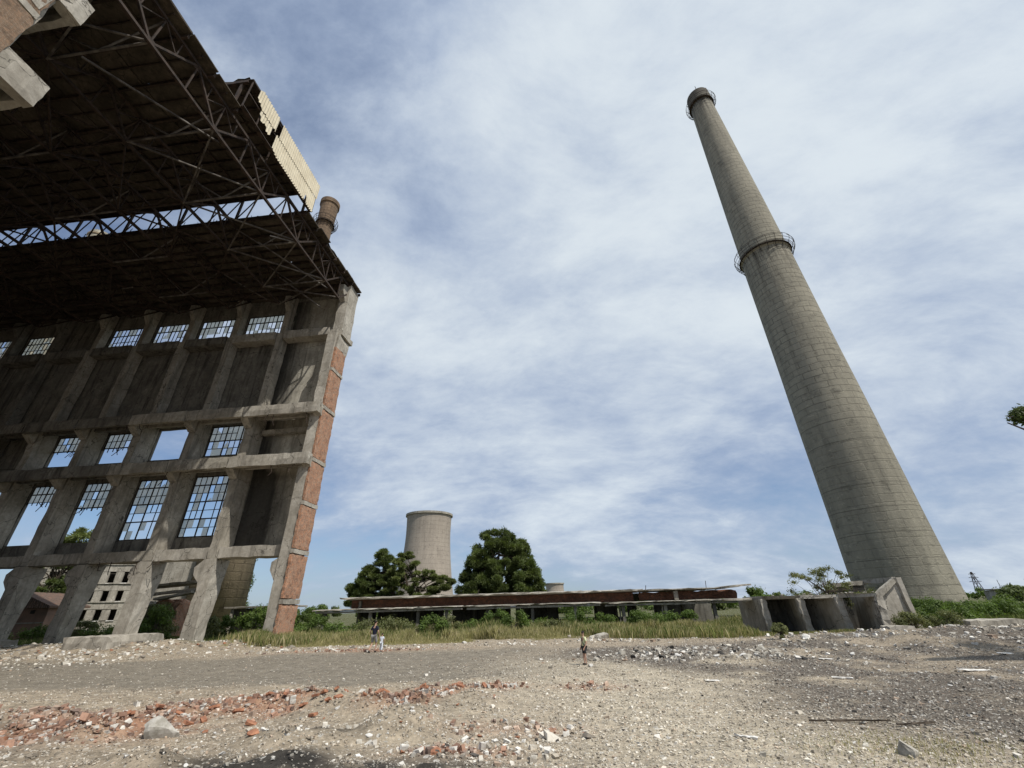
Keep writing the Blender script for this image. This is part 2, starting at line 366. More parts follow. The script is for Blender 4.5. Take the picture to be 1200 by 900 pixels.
def hground(x, y):
    x = np.asarray(x, float); y = np.asarray(y, float)
    near = sm(90, 60, np.hypot(x, y))
    h = (fbm(x * .22, y * .22, 3) - .5) * .22 * near + (fbm(x * 1.1, y * 1.1, 9) - .5) * .055 * near
    # rubble bank along the bins on the right
    b = sm(15, 22, x) * sm(17, 24, y) * sm(36, 30, y) * sm(60, 45, x)
    h = h + b * (.10 + .75 * fbm(x * .55, y * .55, 21))
    b2 = sm(30, 40, x) * sm(24, 32, y) * sm(70, 55, y) * sm(95, 75, x); h = h + b2 * .35
    # debris at the foot of the hall columns
    c = np.exp(-((y - (41.2 - .1 * (x + 21))) / 2.6) ** 2) * sm(-16, -24, x); h = h + c * (.15 + .5 * fbm(x * .5, y * .5, 31))
    c2 = sm(-25, -31, x) * sm(28, 33, y) * sm(48, 42, y); h = h + c2 * .25 * fbm(x * .4, y * .4, 33)
    # mound of broken brick close to the camera
    d = sm(1, -3, x) * sm(21, 12, y); h = h + d * (.22 * fbm(x * .5, y * .5, 41) + .32 * np.clip(fbm(x * .75, y * .9, 71) - .44, 0, 1) * 3)
    e = np.exp(-((x - 11) / 6) ** 2 - ((y - 27) / 3) ** 2); h = h + e * .25 * fbm(x * .6, y * .6, 43)
    return h
def axis(lo, hi, step, far, g=1.16):
    a = list(np.arange(lo, hi + 1e-6, step)); s = step
    while a[-1] < far: s *= g; a.append(a[-1] + s)
    s = step; b = []; p = lo
    while p > -far: s *= g; p -= s; b.append(p)
    return np.array(b[::-1] + a)
gx = axis(-55, 45, .28, 5000); gy = axis(5, 50, .28, 5000)
GX, GY = np.meshgrid(gx, gy); GZ = hground(GX, GY)
V = np.stack([GX.ravel(), GY.ravel(), GZ.ravel()], 1); nx, ny = len(gx), len(gy)
I = np.arange(nx * ny).reshape(ny, nx)
F = np.stack([I[:-1, :-1].ravel(), I[:-1, 1:].ravel(), I[1:, 1:].ravel(), I[1:, :-1].ravel()], 1)
def zones(x, y):
    """0..1 masks: brick rubble, asphalt, pale gravel, dark ash, green"""
    w1 = fbm(x * .16, y * .16, 51) - .5; w2 = fbm(x * .6, y * .6, 55, 5) - .5
    X = x + 5 * w1; Yy = y + 4 * w1 + 2.2 * w2
    cl_ = 15.6 + .40 * (x + 1.8) + 1.2 * w1; brick = np.exp(-(np.abs(y - cl_ + 1.2 * w2) / (1.25 + .05 * np.abs(x))) ** 3) * sm(.6, -1.2, x) * sm(-.22, .02, w2 + .4 * w1)
    brick = np.maximum(brick, .45 * np.exp(-((x + .3) / 1.3) ** 2 - ((y - 11.2) / .5) ** 2)); brick = np.maximum(brick, .9 * np.exp(-((x + 1.1) / .9) ** 2 - ((y - 9.7) / .35) ** 2))
    brick = np.maximum(brick, .75 * np.exp(-((x + 11) / 5.) ** 2 - ((y - 33.5) / 1.1) ** 2))
    brick = np.maximum(brick, .5 * np.exp(-((x - 2.2) / 1.2) ** 2 - ((y - 16.5) / .7) ** 2))
    asph = sm(5, -3, X) * sm(17.5, 20, Yy) * sm(34, 30, Yy) * .95
    asph = np.maximum(asph, .6 * sm(8, 4, X) * np.exp(-((Yy - 27) / 2.4) ** 2))
    pale = np.exp(-((X - 3.5) / 5.5) ** 2) * sm(30, 22, Yy)
    pale = np.maximum(pale, np.exp(-((X - 5) / 5) ** 2 - ((Yy - 21.5) / 3.2) ** 2))
    ash = sm(4.5, 9, X + .30 * (y - 15)) * sm(34, 29, Yy) * sm(-.30, .06, w2 + .5 * w1)
    ash = np.maximum(ash, .95 * np.exp(-((x + 2.4) / 2.6) ** 2 - ((y - 8.9) / .45) ** 2))
    ash = np.maximum(ash, .9 * np.exp(-((x + 10.6) / 1.6) ** 2 - ((y - 9.8) / .8) ** 2))
    ash = np.maximum(ash, .8 * np.exp(-((x - 9.5) / 3.5) ** 2 - ((y - 25.5) / 1.6) ** 2))
    green = np.maximum(sm(41, 45, y + 1.5 * w2) * (1 - .8 * sm(0, -14, x) * 0), sm(38, 41, y + 2 * w2) * sm(24, 32, x))
    return brick, asph, pale, ash, green
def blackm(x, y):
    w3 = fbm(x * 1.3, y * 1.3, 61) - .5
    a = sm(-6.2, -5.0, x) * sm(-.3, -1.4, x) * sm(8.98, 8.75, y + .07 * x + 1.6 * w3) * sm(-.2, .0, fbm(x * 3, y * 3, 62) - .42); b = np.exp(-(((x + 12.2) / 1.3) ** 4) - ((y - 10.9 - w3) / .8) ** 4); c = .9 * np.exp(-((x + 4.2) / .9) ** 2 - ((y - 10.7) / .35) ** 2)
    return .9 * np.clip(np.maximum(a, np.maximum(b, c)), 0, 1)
def zone_color(x, y):
    b, a, p, d, g = [z[:, None] for z in zones(x, y)]
    c = np.tile(np.array([.315, .265, .20]), (len(x), 1))
    for m_, cc in ((p, (.43, .38, .295)), (a, (.20, .178, .143)), (d, (.125, .108, .09)), (b, (.32, .185, .12)), (g, (.085, .09, .036))):
        c = c * (1 - m_) + np.array(cc) * m_
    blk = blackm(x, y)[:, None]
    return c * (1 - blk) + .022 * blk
def ground_mat():
    m, t = newmat('gravel yard'); at = t.n('ShaderNodeAttribute', attribute_name='Col').outputs['Color']
    v = t.n('ShaderNodeTexCoord').outputs['Object']
    n0 = t.noise(v, .35, 6, .6); n1 = t.noise(v, 1.7, 8, .68); n2 = t.noise(v, 9, 6, .7); n3 = t.noise(v, 45, 4, .65)
    col = t.mix(1., at, t.mix(t.ramp(n1, .3, .7), (.62, .61, .60), (1.32, 1.3, 1.27)), 'MULTIPLY')
    col = t.mix(1., col, t.mix(t.ramp(n2, .35, .65), (.7, .7, .7), (1.25, 1.25, 1.25)), 'MULTIPLY')
    vo = t.n('ShaderNodeTexVoronoi', ins={'Vector': v, 'Scale': 16.}); vs = t.n('ShaderNodeSeparateColor', ins={0: vo.outputs['Color']})
    peb = t.math('MULTIPLY', t.math('LESS_THAN', vo.outputs['Distance'], .33), t.math('GREATER_THAN', vs.outputs[0], .62))
    col = t.mix(t.math('MULTIPLY', peb, .7), col, t.mix(vs.outputs[1], (.16, .14, .12), (.60, .57, .50)))
    vo2 = t.n('ShaderNodeTexVoronoi', ins={'Vector': v, 'Scale': 5.}); vt = t.n('ShaderNodeSeparateColor', ins={0: vo2.outputs['Color']})
    peb2 = t.math('MULTIPLY', t.math('LESS_THAN', vo2.outputs['Distance'], .28), t.math('GREATER_THAN', vt.outputs[0], .84))
    col = t.mix(t.math('MULTIPLY', peb2, .7), col, t.mix(vt.outputs[1], (.22, .2, .17), (.62, .6, .55)))
    h = t.math('ADD', t.math('ADD', t.math('MULTIPLY', n2, .8), t.math('MULTIPLY', n3, .35)), t.math('ADD', t.math('MULTIPLY', peb, .25), t.math('MULTIPLY', peb2, .4)))
    return finish(m, t, col, .95, h, .9, .06, spec=.15)
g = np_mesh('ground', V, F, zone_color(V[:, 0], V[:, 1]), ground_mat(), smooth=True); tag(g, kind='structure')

# ---- loose stones: one continuous layer nobody could count
CUBE = np.array([(x, y, z) for z in (-1, 1) for y in (-1, 1) for x in (-1, 1)], float)
CF = np.array([(0, 2, 3, 1), (4, 5, 7, 6), (0, 1, 5, 4), (2, 6, 7, 3), (0, 4, 6, 2), (1, 3, 7, 5)])
def stones(name, P, size, colr, flat=(.35, .8), lift=.25, mat=None):
    n = len(P); a = rng.uniform(0, 2 * np.pi, n); c, s = np.cos(a), np.sin(a)
    v = CUBE[None] * (1 + rng.uniform(-.42, .42, (n, 8, 3)))
    v = v * np.stack([np.ones(n), rng.uniform(.5, 1, n), rng.uniform(*flat, n)], 1)[:, None] * size[:, None, None]
    tx = rng.uniform(-.4, .4, n)[:, None]; z = v[..., 2] * np.cos(tx) + v[..., 0] * np.sin(tx); x = v[..., 0] * np.cos(tx) - v[..., 2] * np.sin(tx)
    y = v[..., 1]; X = x * c[:, None] - y * s[:, None]; Y = x * s[:, None] + y * c[:, None]
    Vv = np.stack([X + P[:, :1], Y + P[:, 1:2], z + P[:, 2:3] + (size * lift)[:, None]], 2).reshape(-1, 3)
    Ff = (CF[None] + (np.arange(n) * 8)[:, None, None]).reshape(-1, 4)
    return np_mesh(name, Vv, Ff, np.repeat(colr, 8, 0), mat or M['stone'])
def scatter(n, dens, ymin=8.2, ymax=42, slope=1.32):
    """points spread on the yard, thinning with distance"""
    t = rng.uniform(0, 1, n); y = ymin * (ymax / ymin) ** t; x = rng.uniform(-1, 1, n) * slope * (y + 3)
    k = rng.uniform(0, 1, n) < dens(x, y); x, y = x[k], y[k]
    return np.stack([x, y, hground(x, y)], 1)
PAL = np.array([(.32, .285, .235), (.47, .435, .37), (.19, .165, .135), (.66, .63, .57), (.09, .08, .07), (.36, .27, .20)])
def d1(x, y):
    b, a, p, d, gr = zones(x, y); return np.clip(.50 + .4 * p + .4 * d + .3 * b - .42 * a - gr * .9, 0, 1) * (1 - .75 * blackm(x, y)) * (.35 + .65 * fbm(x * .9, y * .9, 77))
P = scatter(330000, d1); sz = (.0065 + .0017 * P[:, 1] / 8.2) * rng.lognormal(0, .5, len(P)) * 1.15
zc = zone_color(P[:, 0], P[:, 1]); pc = PAL[rng.choice(6, len(P), p=[.28, .24, .18, .12, .1, .08])]
cc = (pc * .7 + zc * .5) * rng.uniform(.75, 1.25, (len(P), 1))
tag(stones('gravel', P, sz, np.clip(cc, 0, .8)), 'loose grey and pale gravel strewn over the whole yard', 'gravel', kind='stuff')
# broken brick
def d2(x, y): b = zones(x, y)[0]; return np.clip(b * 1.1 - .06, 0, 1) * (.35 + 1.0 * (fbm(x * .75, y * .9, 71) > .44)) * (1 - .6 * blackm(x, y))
P = scatter(100000, d2, 8.4, 36); sz = np.minimum(.023 * (P[:, 1] / 9) ** .45 * rng.lognormal(0, .5, len(P)), .075)
bc = np.array([(.36, .215, .15), (.26, .155, .11), (.42, .31, .235), (.21, .15, .12), (.50, .47, .42)])[rng.choice(5, len(P), p=[.24, .20, .18, .16, .22])]
tag(stones('brick_rubble', P, sz, bc * rng.uniform(.7, 1.2, (len(P), 1)), (.5, .95), .45), 'broken orange brick rubble heaped across the left foreground', 'brick rubble', kind='stuff')
# paler, coarser rubble: bank on the right, foot of the columns, edge of the weeds
def d3(x, y):
    bank = sm(12, 20, x) * sm(19, 26, y); foot = np.exp(-((y - (39.5 - .1 * (x + 21))) / 2.6) ** 2) * sm(-15, -22, x)
    pit = np.exp(-((x - 9.) / 5) ** 2 - ((y - 25) / 2.8) ** 2); wh = .75 * np.exp(-((x + 1.6) / 2.6) ** 2 - ((y - 10.4) / 1.2) ** 2)
    edge = .35 * np.exp(-((y - 36.5) / 2.2) ** 2); left = .6 * sm(-22, -30, x) * sm(26, 30, y)
    return np.clip(np.max([bank * .55, foot, pit, wh, edge, left], 0) * 1.0 - .02, 0, 1) * (.25 + .9 * (fbm(x * .8, y * .8, 78) > .47))
P = scatter(52000, d3, 8.4, 44); sz = np.minimum(.022 * (P[:, 1] / 9) ** .62 * rng.lognormal(0, .5, len(P)), .16)
rc = PAL[rng.choice(6, len(P), p=[.22, .34, .1, .26, .04, .04])]
tag(stones('stone_rubble', P, sz, rc * rng.uniform(.8, 1.25, (len(P), 1)), (.35, .8), .3), 'pale broken stone and mortar rubble in drifts about the yard', 'rubble', kind='stuff')
def gz(x, y): return float(hground(x, y))

def chunk_mesh(name, sx_, sy_, sz_, seed, sub=2, rough=.22):
    import bmesh
    bm = bmesh.new(); bmesh.ops.create_icosphere(bm, subdivisions=sub, radius=1.)
    r = random.Random(seed); off = Vector((r.random() * 50, r.random() * 50, r.random() * 50))
    pl = [(Vector((r.uniform(-1, 1), r.uniform(-1, 1), r.uniform(-.6, 1))).normalized(), r.uniform(.45, .8)) for _ in range(9)]
    for v_ in bm.verts:
        p = v_.co.copy()
        for n_, d_ in pl:
            e = p.dot(n_) - d_
            if e > 0: p -= n_ * e
        p *= 1 + rough * .6 * mnoise.noise(p * 2.3 + off)
        v_.co = Vector((p.x * sx_, p.y * sy_, p.z * sz_))
    me = bpy.data.meshes.new(name); bm.to_mesh(me); bm.free(); return me
def chunk(name, x, y, s, mat, label, cat='rock', seed=1, rz=0., sink=.25, group=None, me=None, tilt=0.):
    me = me or chunk_mesh(name, s[0], s[1], s[2], seed, 3)
    o = link(name, me, M[mat]); o.location = (x, y, gz(x, y) + s[2] * (1 - 2 * sink) * .55); o.rotation_euler = (tilt, 0, rz)
    return tag(o, label, cat, group)
# ================================================================== ruined boiler hall
A_ = .10
HALL = (-20.9, 42.55, 0.)
hall = empty('ruined_hall', HALL, math.pi - math.atan(A_))     # local x runs left along the wall, local y towards the camera
tag(hall, 'huge roofless-ended concrete hall with rusty roof trusses and broken windows', 'industrial hall')
CU = [.65, 9.0, 15.9, 22.8, 29.6, 36.4, 43.2, 50.0, 56.8, 63.6]
WV = -2.1                                                       # inner face of the wall panels
UEND = 64.3
def build_wall(s, v0, pale_first, zA, zB, lite=False):
    """s=+1 far wall, -1 near wall (mirrored about v0); zA, zB the two ledge levels"""
    y = lambda v: v0 + s * v
    def bx(mb, u0, u1, va, vb, z0, z1, cell=.9, jit=.04):
        a, b = sorted((y(va), y(vb))); mb.slab(u0, u1, a, b, z0, z1, cell, jit)
    # columns
    for k, u in enumerate(CU):
        if k == 0: continue
        mb = MB()
        # ground storey: haunched shaft, wider at the foot
        wR, wL = u - .55, u + .5
        jj = lambda a: random.uniform(-a, a)
        lv = [(-.3, .32, 1.25), (.8, .22, 1.3), (1.8, .22, 1.35), (2.7, .12, 1.45), (3.6, .10, 1.55), (4.5, .02, 1.7), (5.2, .05, 1.8), (5.9, .78, 1.9), (6.6, .80, 2.0), (7.3, .05, 2.05)]
        vs = []; fs_ = []
        for z, ex, dp in lv:
            nd_ = 4
            for t_ in range(nd_): vs.append((wR + jj(.05), y(-dp * t_ / (nd_ - 1)) + jj(.03), z + jj(.05)))
            for t_ in range(nd_): vs.append((wL + ex + jj(.07), y(-dp * (nd_ - 1 - t_) / (nd_ - 1)) + jj(.03), z + jj(.05)))
        for i_ in range(len(lv) - 1):
            for t_ in range(8): fs_.append((i_ * 8 + t_, i_ * 8 + (t_ + 1) % 8, i_ * 8 + 8 + (t_ + 1) % 8, i_ * 8 + 8 + t_))
        fs_ += [tuple(range(8))[::-1], tuple(range(len(vs) - 8, len(vs)))]; mb.add(vs, fs_)
        mb.build('column_base', M['conc_pale'] if k < 3 else M['conc'], hall); mb = MB()  # paler copy paints sunlight on the bases nearest the open end
        bx(mb, u - .52, u + .50, -.05, -2.05, 7.31, zB, .8, .06)
        mb.build('column', M['conc'] if k < 6 else M['conc_dark'], hall); mb = MB()  # darker copy paints shade on the columns of the deep bays
        bx(mb, u - .45, u + .45, -.75, -2.0, zB, 34.6, 1.0, .05)
        bx(mb, u - .42, u + .42, -1.0, -2.0, 34.6, 40.9, 1.2, .04)
        mb.prism([(a, b) for a, b in ((y(-.98), 38.2), (y(-.2), 39.4), (y(-.2), 40.2), (y(-.98), 40.6))], 0, u - .3, u + .3)
        mb.build('upper_column', M['conc'] if k < 6 else M['conc_dark'], hall)  # same shade by material in the deep bays
    # wall sheets between the columns
    wl = MB(); th = (WV, WV - .35)
    u0 = CU[1] - .2
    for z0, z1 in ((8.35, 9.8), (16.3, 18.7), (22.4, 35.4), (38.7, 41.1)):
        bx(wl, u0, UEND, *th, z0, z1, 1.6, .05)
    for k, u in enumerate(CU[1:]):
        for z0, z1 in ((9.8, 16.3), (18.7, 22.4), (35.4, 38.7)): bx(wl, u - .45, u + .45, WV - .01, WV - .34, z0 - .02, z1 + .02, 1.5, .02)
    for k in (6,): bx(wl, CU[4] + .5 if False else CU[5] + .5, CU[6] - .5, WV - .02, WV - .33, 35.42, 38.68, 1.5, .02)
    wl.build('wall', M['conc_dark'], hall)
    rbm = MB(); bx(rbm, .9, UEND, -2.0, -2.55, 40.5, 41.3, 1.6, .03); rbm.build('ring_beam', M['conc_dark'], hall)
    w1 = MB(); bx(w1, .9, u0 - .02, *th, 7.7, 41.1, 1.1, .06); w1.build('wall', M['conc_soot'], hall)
    for la in ((-1.35, -2.08, 20.6, 21.25, .8, .06),):
        lt = MB(); bx(lt, 1.3, 8.4, *la); lt.build('lintel', M['conc'], hall)
    # horizontal beams
    for z0, z1, va, vb, m_ in ((7.3, 8.4, -.12, -1.95, 'conc'), (33.5, 34.75, -.62, -2.05, 'conc_dark')):
        for k in range(len(CU) - 1):
            mb = MB(); bx(mb, CU[k] + (.52 if k else .55), CU[k + 1] - .5, va, vb, z0, z1, .8, .06)
            mb.build('beam', M['conc_pale'] if k < 2 else M[m_], hall)  # sunlit end bays get the paler copy, light put into the colour
    # crane ledges: slab, front rib, brackets under each column
    for zt in (zA, zB):
        for k in range(len(CU) - 1):
            a, b = CU[k] - (.55 if k == 0 else 0), CU[k + 1] - .02; ro, rh = (1.5, 1.25) if s > 0 else ((2.55, 1.75) if zt == zA else (1.8, 1.9))
            mb = MB(); bx(mb, a, b, ro - .35, -2.05, zt - .42, zt, .8, .06); bx(mb, a, b, ro, ro - .5, zt - rh, zt + .04, .7, .07)
            bx(mb, a + .9, b - .2, -.25, -.6, zt - .95, zt - .4, 1.2, .04)
            led = mb.build('crane_ledge', M['conc_pale'] if k < 1 else M['conc'] if k < 3 else M['conc_dark'], hall)  # pale to dark copies paint sunlight fading into the hall
        if s < 0:
            mb = MB(); bx(mb, .08, .75, ro + .02, .6, zt - rh - .02, zt + .06, .5, .05); mb.build('ledge_end', M['conc_pale'], hall)
        for k, u in enumerate(CU):
            mb = MB(); c = u if k else u - .15
            mb.prism([(y(1.02), zt - .42), (y(1.02), zt - 1.2), (y(.04), zt - 2.0), (y(.04), zt - .42)], 0, c - .42, c + .42)
            mb.build('bracket', M['conc'], hall)
    # end pillar: concrete pier with a brick facing broken by pale bands
    mb = MB(); bx(mb, .32, 1.45, .75, -1.75, -.3, 33.2, .8, .05); bx(mb, .1, 1.45, .0, -2.3, 33.2, 40.9, .8, .05)
    bx(mb, -.18, 1.6, .25, -2.55, 32.6, 33.3, .8, .05)
    bx(mb, -.02, .34, .5, -2.1, 30.6, 32.6, .6, .09)
    mb.prism([(1.3, 4.8), (2.1, 6.0), (2.1, 6.7), (1.3, 7.2)], 1, *sorted((y(.6), y(-1.6))))
    mb.prism([(y(.02), 38.0), (y(.9), 39.2), (y(.9), 40.2), (y(.02), 40.4)], 0, .5, 1.2)
    ped = mb.build('end_pillar', M['conc_pale'], hall)
    zb = [-.3, 3.35, 7.6, 12.1, 16.6, 22.6, 27.6, 30.9]
    if s < 0: zb = [-.3, 6, 12.0, 18.0, 24.0, 30.1, 36, 40.5]
    for i in range(len(zb) - 1):
        bf = MB(); bd = MB(); bx(bf, .02, .34, .92 - .012 * zb[i], -1.85, zb[i] + (.22 if i else 0), zb[i + 1] - .22, .32, .05)
        if i: bx(bd, -.03, .36, .93 - .012 * zb[i], -1.9, zb[i] - .215, zb[i] + .215, .6, .03)
        bf.build('brick_facing', M['brick'] if s > 0 else M['brick_brown'], hall)
        if i: bd.build('band_course', M['conc_pale'], hall)

build_wall(1, 0., True, 17.15, 22.95)
VN = 33.4
build_wall(-1, VN, True, 27.3, 34.3)
# ---- windows in the far wall
def window(u0, u1, z0, z1, nx_, nz_, keep, broken, seed):
    """keep: top fraction of the frame that still stands; broken: share of lost panes"""
    r = random.Random(seed); fr = MB(); gl = MB(); yc = WV - .17
    W, H = u1 - u0, z1 - z0; zc = z1 - H * keep
    dz, dx = H / nz_, W / nx_
    lost = set()
    for i in range(nx_):
        for j in range(nz_):
            low = j < nz_ * .45
            p = broken * (1.6 if low else .6)
            if r.random() < p: lost.add((i, j))
    for i in range(nx_ + 1):
        x = u0 + i * dx; big = (i % 3 == 0) or i == nx_
        zz_ = zc + (r.uniform(-.35, .15) if keep < 1 and i not in (0, nx_) else 0)
        if i in (0, nx_) and keep < 1 and r.random() < .5: zz_ = z0
        w_ = .13 if big else .06
        jx = r.uniform(-.03, .03)
        if not big and keep >= 1 and r.random() < .25 and broken > .2: zz_ = z0 + dz * r.randint(1, nz_ - 1)
        fr.beam((x + jx, yc, max(z0, zz_)), (x, yc, z1), w_, .07, (0, 1, 0))
    for j in range(nz_ + 1):
        z = z0 + j * dz; big = (j % 2 == 0) or j == nz_
        if z < zc - .05: continue
        a, b = u0, u1
        if not big and broken > .3 and r.random() < .4: a, b = (u0, u0 + dx * r.randint(2, nx_ - 1)) if r.random() < .5 else (u0 + dx * r.randint(1, nx_ - 2), u1)
        fr.beam((a, yc + .01, z), (b, yc + .01, z + r.uniform(-.03, .03)), .08, .12 if big else .055, (0, 0, 1))
    if keep < .99:
        for _ in range(5):
            x = r.uniform(u0 + .5, u1 - .5); fr.beam((x, yc, zc + .2), (x + r.uniform(-1, 1), yc + r.uniform(0, .4), zc - r.uniform(.3, 1.0)), .05, .05)
    for i in range(nx_):
        for j in range(nz_):
            if (i, j) in lost: continue
            z = z0 + j * dz
            if z < zc - .02: continue
            x = u0 + i * dx
            if r.random() < .12:
                gl.add([(x, yc - .02, z), (x + dx, yc - .02, z), (x + dx * r.random(), yc - .02, z + dz * r.uniform(.4, 1))], [(0, 1, 2)])
            else: gl.add([(x, yc - .02, z), (x + dx, yc - .02, z), (x + dx, yc - .02, z + dz), (x, yc - .02, z + dz)], [(0, 1, 2, 3)])
    wo = fr.build('window', M['frame'], hall)
    if gl.v: gl.build('glass_pane', M['glass'], wo)
R1 = {1: (1, .30), 2: (1, .5), 3: (.46, .2), 4: (.32, .15), 5: (.5, .3), 6: (1, .4), 7: (.6, .4)}
R2 = {1: (1, .36), 3: (.55, .2), 4: (.52, .15), 5: None, 6: (1, .3), 7: (.5, .3)}
R3 = {1: (1, .38), 2: (1, .42), 3: (1, .45), 4: (1, .6), 6: (1, .12), 7: (1, .3)}
for k in range(1, 9):
    a, b = CU[k] + .48, CU[k + 1] - .48
    if R1.get(k): window(a, b, 9.82, 16.28, 9, 7, *R1[k], 100 + k)
    if R2.get(k): window(a, b, 18.72, 22.38, 9, 4, *R2[k], 220 + k)
    if R3.get(k): window(a, b, 35.42, 38.68, 10, 3, *R3[k], 300 + k)
for k in (5,):                                            # bricked up bay
    mb = MB(); mb.slab(CU[k] + .46, CU[k + 1] - .46, WV - .3, WV - .02, 18.7, 22.4, 1.5, .03); mb.build('infill_panel', M['conc_dark'], hall)
# far end of the hall and rear wall
mb = MB(); mb.slab(UEND, UEND + .4, -2.3, VN + 2.3, -.3, 41, 4, .02); mb.build('wall', M['conc_dark'], hall)

# ---- roof deck: rows of slabs on purlins, a raised lantern in the middle
ZR, ZL = 41.0, 45.2; LNE = 22.4
def deck_rows(v_a, v_b, z, name='roof_deck', rag=True):
    n = max(1, round((v_b - v_a) / 2.45)); st = (v_b - v_a) / n
    mb = MB()
    for i in range(n):
        uu = -.35 + (random.uniform(-.3, .45) if rag else 0); us = uu
        while uu < UEND:
            L = random.uniform(3.2, 3.6)
            mb.slab(uu, min(uu + L - .03, UEND), v_a + i * st + .03, v_a + (i + 1) * st - .03, z + .06 + random.uniform(-.015, .05), z + .3, 1.8, .04); uu += L
    mb.build(name, M['deck'], hall)
    for i in range(n + 1):
        pm = MB(); v = v_a + i * st
        pm.beam((-.1, v, z - .14), (UEND, v, z - .14), .16, .36)
        if i < n: pm.beam((-.1, v + st / 2, z - .05), (UEND, v + st / 2, z - .05), .09, .18)
        pm.build('purlin', M['rust'], hall)
deck_rows(-2.2, 11.4, ZR); deck_rows(LNE - .1, VN + 2.2, ZR); deck_rows(11.2, LNE + .1, ZL)
for va_, vb_, zz_ in ((-2.3, 11.4, ZR), (LNE - .1, VN + 2.3, ZR), (11.0, LNE + .2, ZL)):
    tp = MB(); tp.slab(-.2, 6, va_, vb_, zz_ + .31, zz_ + .45, .7, .14); tp.slab(6.01, UEND, va_, vb_, zz_ + .31, zz_ + .45, 3, .04); tp.build('roof_felt', M['deck_top'], hall)
# ---- trusses
TN = [4.8, 10.8, 16.8, 22.8, 28.8]; ZC = 37.35
def truss(u, pale):
    mb = MB(); B = lambda p, q, w_=.17, h_=.17: mb.beam((u, p[0], p[1]), (u, q[0], q[1]), w_, h_)
    B((-1.2, ZR - .35), (VN + 1.2, ZR - .35), .24, .26); B((TN[0] - 3.2, ZC), (TN[-1] + 3.2, ZC), .22, .22)
    B((-1.1, ZR - .5), (TN[0] - 3.2, ZC)); B((VN + 1.1, ZR - .5), (TN[-1] + 3.2, ZC))
    top = [x - 3. for x in TN] + [TN[-1] + 3.]
    br = []
    for i, t in enumerate(TN):
        B((t, ZC), (top[i], ZR - .4)); B((t, ZC), (top[i + 1], ZR - .4))
        B((t, ZC), (t, ZR - .4), .10, .10)
        for q in (top[i], top[i + 1]):
            mx, mz = (t + q) / 2, (ZC + ZR - .4) / 2
            br.append(((mx, mz), (mx, ZR - .45))); br.append(((mx, mz), (t, ZR - .45)))
    for p, q in br: B(p, q, .08, .08)
    for q in top: B((q, ZC), (q, ZR - .4), .10, .10)
    # lantern frame
    for v in (11.3, LNE): B((v, ZR - .3), (v, ZL), .2, .2)
    B((11.3, ZL - .12), (LNE, ZL - .12), .18, .2)
    B((17.5, ZR - .3), (17.5, ZL - .1), .1, .1)
    gs = mb
    for t in TN + top: 
        gs.box(u - .03, u + .03, t - .38, t + .38, (ZC if t in TN else ZR - .75) - .1, (ZC + .45 if t in TN else ZR - .2))
    mb.build('roof_truss', M['rust'], hall)
TU = [.55] + [c - .6 for c in CU[1:]]
for k, u in enumerate(TU): truss(u, k == 0)
# ---- bracing between trusses
for k in range(len(TU) - 1):
    mb = MB(); a, b = TU[k], TU[k + 1]
    for t in TN:                                          # sway frames and longitudinal ties
        mb.beam((a, t, ZC), (b, t, ZC), .14, .14)
        m_ = (a + b) / 2
        mb.beam((a, t, ZR - .5), (m_, t, ZC + .02), .11, .11); mb.beam((b, t, ZR - .5), (m_, t, ZC + .02), .11, .11)
    if k in (0, 1, 3, 5, 7):
        tt = [TN[0] - 3.2] + TN + [TN[-1] + 3.2]
        for p, q in zip(tt[:-1], tt[1:]):
            if k == 0 and p in (TN[3],): continue
            mb.beam((a, p, ZC + .1), (b, q, ZC + .1), .12, .12); mb.beam((b, p, ZC - .08), (a, q, ZC - .08), .12, .12)
    mb.build('cross_brace', M['steel_pale'] if k in (0, 2) else M['rust'], hall)
for i in range(14):                                       # bare reinforcement hanging from the broken ledges
    r_ = random.Random(500 + i); u = r_.uniform(1, 30); zt = r_.choice((16.0, 21.8, 7.4)); v_ = 1.3 if zt > 10 else 0
    mb = MB(); a = (u, v_, zt); b = (u + r_.uniform(-.5, .5), v_ + .1, zt - r_.uniform(.4, 1.3)); c = (b[0] + r_.uniform(-.6, .6), v_ + .2, b[2] - r_.uniform(0, .5)); mb.beam(a, b, .05, .05); mb.beam(b, c, .05, .05); mb.build('rebar', M['rust'], hall)
# hanging broken members near the open end
for p, q, w_ in (((1.0, 3.4, 37.4), (6.5, 9.5, 39.6), .12), ((2.2, 2.2, 35.6), (6.6, 4.8, 38.6), .12), ((.7, 10.8, 37.3), (1.6, 13.2, 35.8), .1), ((3.2, 20.5, 36.6), (7.6, 17.3, 38.2), .1),
                 ((9, 3, 36.9), (13, 6, 38.8), .1), ((22.0, 8, 36.2), (26, 6.2, 38), .1), ((.9, 21.8, 37.3), (4.4, 29.2, 35.6), .12)): 
    mb = MB(); mb.beam(p, q, w_, w_); mb.build('loose_member', M['steel_pale'], hall)
